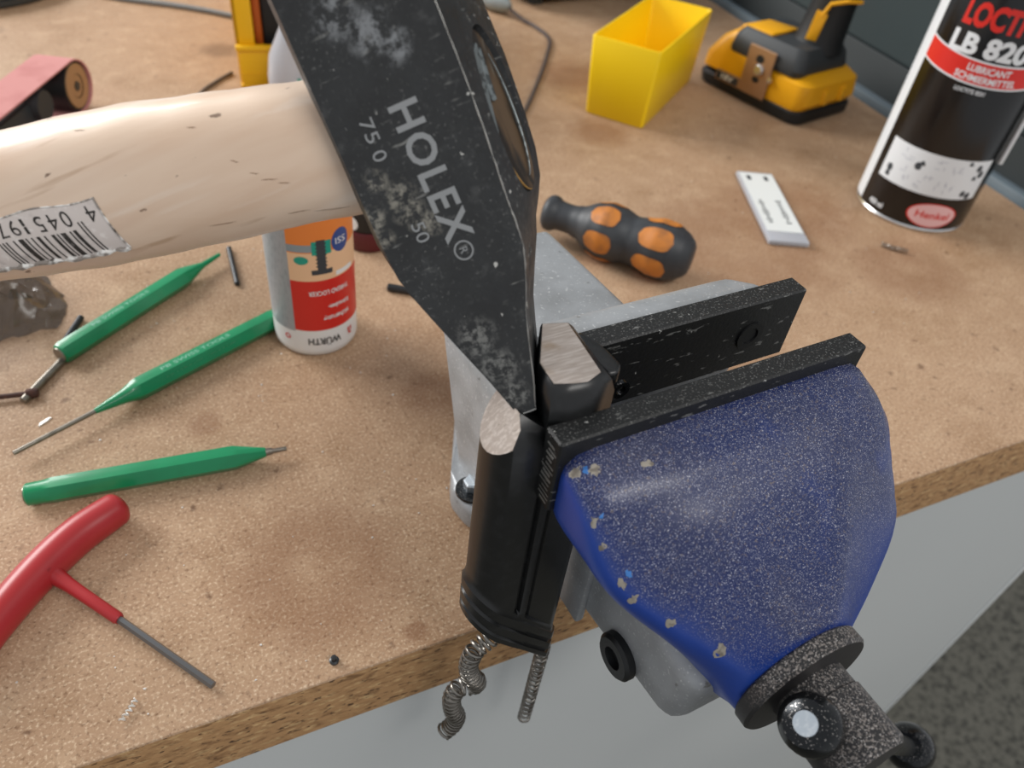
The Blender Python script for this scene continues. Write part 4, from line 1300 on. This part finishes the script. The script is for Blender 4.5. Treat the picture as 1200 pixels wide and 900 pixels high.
# ------------------------------------------------------------------ clear sleeve with label
pu = thing('plastic_sleeve', 'narrow clear plastic sleeve with white label lying left of the black spray can', 'sleeve', (359, 333, 0), -23)
bm = bm_new(); box(bm, -13, 13, -45, 45, 0, 3.6, 1.2, 2); pb = obj('sleeve_body', bm, M['clear'], pu)
bm = bm_new(); box(bm, -11.5, 11.5, -34, 42, 3.62, 3.9, 0); obj('label', bm, M['vial_white'], pb, smooth=0)
bm = bm_new()
for x in (-6.5, 5.5):
    box(bm, x - 1.4, x + 1.4, 32, 38, 3.92, 4.0)
    for k in range(9):
        w = random.uniform(0.8, 2.0)
        box(bm, x - w, x + w, -24 + k * 3.4, -24 + k * 3.4 + 1.6, 3.92, 4.0)
obj('print_marks', bm, M['pict_ink'], pb, smooth=0)['kind'] = 'stuff'

# ------------------------------------------------------------------ sander arm with belt
sa = thing('belt_sander_arm', 'sanding arm with worn red abrasive belt over a roller at the far left', 'sander', (-38, 560, 0), 0)
W = Vector((-0.9, 0.43, 0)); D = Vector((-0.5, -0.85, 0)); Zv = Vector((0, 0, 1))
def sp(d, z, w): return Vector((0, 0, 0)) + D * d + Zv * z + W * w
def belt_ring(w, r0, r1, L):
    out = []
    for k in range(17):
        a = math.radians(90 - 180 * k / 16 + 0)
        out.append(sp(-r0 * math.cos(a), r0 + r0 * math.sin(a) + 0.3, w))
    for k in range(9):
        a = math.radians(-90 - 180 * k / 8)
        out.append(sp(L - r1 * math.cos(a), r1 + 0.3 + r1 * math.sin(a), w))
    return out
bm = bm_new()
o1, i1 = belt_ring(0, 16.5, 12, 130), belt_ring(0, 15.5, 11, 130)
o2, i2 = belt_ring(24, 16.5, 12, 130), belt_ring(24, 15.5, 11, 130)
i1 = [p + Zv * 1 for p in i1]; i2 = [p + Zv * 1 for p in i2]
loft(bm, [i1, o1, o2, i2, i1], cap=False)
obj('abrasive_belt', bm, M['pink_abrasive'], sa)
bm = bm_new(); lathe(bm, [(0, 1), (15.2, 1), (15.2, 23), (0, 23)], sp(0, 16.8, 0), W, 36); rol = obj('roller', bm, M['black_plastic'], sa)
bm = bm_new(); lathe(bm, [(7.5, 0.4), (13.6, 0.2), (13.6, 1.4), (7.5, 1.4)], sp(0, 16.8, 0), W, 32, cap=False); lathe(bm, [(0, 0.8), (7, 0.8), (7, 1.4), (0, 1.4)], sp(0, 16.8, 0), W, 24); obj('end_disc', bm, M['tan_disc'], rol)
bm = bm_new(); lathe(bm, [(0, 0.2), (3, 0.2), (3, 1), (0, 1)], sp(0, 16.8, 0), W, 14); obj('axle', bm, M['pin_dark'], rol)
bm = bm_new()
pr = [sp(22, 5, 6), sp(110, 5, 6), sp(110, 17, 6), sp(22, 23, 6)]
prism(bm, pr, W * 12, 2, 2)
lathe(bm, [(0, 2), (9, 2), (9, 22), (0, 22)], sp(34, 17, 0), W, 24)
obj('arm_plate', bm, M['charcoal'], sa)

# ------------------------------------------------------------------ back of the bench
gb = thing('grey_stand', 'round blue-grey plastic stand at the far back left', 'stand', (-118, 838, 0))
bm = bm_new(); lathe(bm, [(0, 0), (76, 0), (78, 2), (78, 6), (0, 6)], seg=64); obj('foot_ring', bm, M['charcoal'], gb)
bm = bm_new(); lathe(bm, [(0, 6), (74, 6), (78, 9), (78, 15), (70, 20), (0, 22)], seg=64); obj('base', bm, M['grey_base'], gb)
bm = bm_new(); tube(bm, spline([(-30, 800, 2.2), (-3, 780, 2.2), (36, 759.5, 2.2), (62, 743, 2.2), (85, 725, 2.2)], 8), 2.2, 10)
tag(obj('power_cord', bm, M['cord_grey']), 'grey power cord running to the yellow storage bin at the back', 'cord')
bm = bm_new(); tube(bm, spline([(30, 560, 1.5), (40, 579, 1.5), (52, 594, 1.5), (63, 606, 1.5)], 8), 1.3, 8)
tag(obj('thin_cable', bm, M['cord_dark']), 'thin dark cable beside the front corner of the yellow storage bin', 'cable')
lc = thing('cable_plug', 'grey plug on a thin looping cable lying behind the hammer head', 'plug', (0, 0, 0))
bm = bm_new(); lathe(bm, [(4, 0), (8, 3), (9, 16), (7, 30), (3, 36)], (318, 738, 9), (0.45, -0.9, 0), 24); obj('plug_body', bm, M['grey_base'], lc)
bm = bm_new(); tube(bm, spline([(333, 707, 8), (340, 690, 3), (346, 672, 1.8), (345, 640, 1.8), (322, 598, 1.8), (290, 548, 1.8), (255, 498, 1.8), (225, 470, 1.8)], 10), 1.7, 8); obj('cable', bm, M['cord_dark'], lc)
tk = thing('equipment_case', 'long black equipment case at the back of the bench behind the yellow box', 'case', (360, 728, 0), 8)
bm = bm_new(); box(bm, 0, 190, 0, 120, 6, 90, 6, 3); obj('case_body', bm, M['black_plastic'], tk)
for x in (14, 170):
    bm = bm_new(); box(bm, x, x + 12, 6, 18, 0, 6, 1); obj('rubber_foot', bm, M['charcoal'], tk)

# smoky plastic bag at the left
bm = bm_new()
nu, nv = 26, 20
g = []
rnd = random.Random(3)
for i in range(nu + 1):
    row = []
    for j in range(nv + 1):
        u, v = i / nu, j / nv
        e = min(u, 1 - u, v, 1 - v) * 5
        z = 0.5 + min(1, e) * (9 * abs(math.sin(u * 5 + v * 7)) + 5 * abs(math.sin(u * 13 - v * 9)) + rnd.uniform(0, 4))
        row.append(bm.verts.new((-125 + 66 * u + rnd.uniform(-1.2, 1.2) + 5 * math.sin(v * 6), 318 + 62 * v + rnd.uniform(-1.2, 1.2) + 10 * u, max(0.3, z))))
    g.append(row)
for i in range(nu):
    for j in range(nv):
        a_, b_, c_, d_ = g[i][j], g[i + 1][j], g[i + 1][j + 1], g[i][j + 1]
        if rnd.random() < 0.5:
            bm.faces.new((a_, b_, c_)); bm.faces.new((a_, c_, d_))
        else:
            bm.faces.new((a_, b_, d_)); bm.faces.new((b_, c_, d_))
tag(obj('plastic_bag', bm, M['bag'], smooth=30), 'crumpled smoky plastic bag at the left under the hammer handle', 'bag')
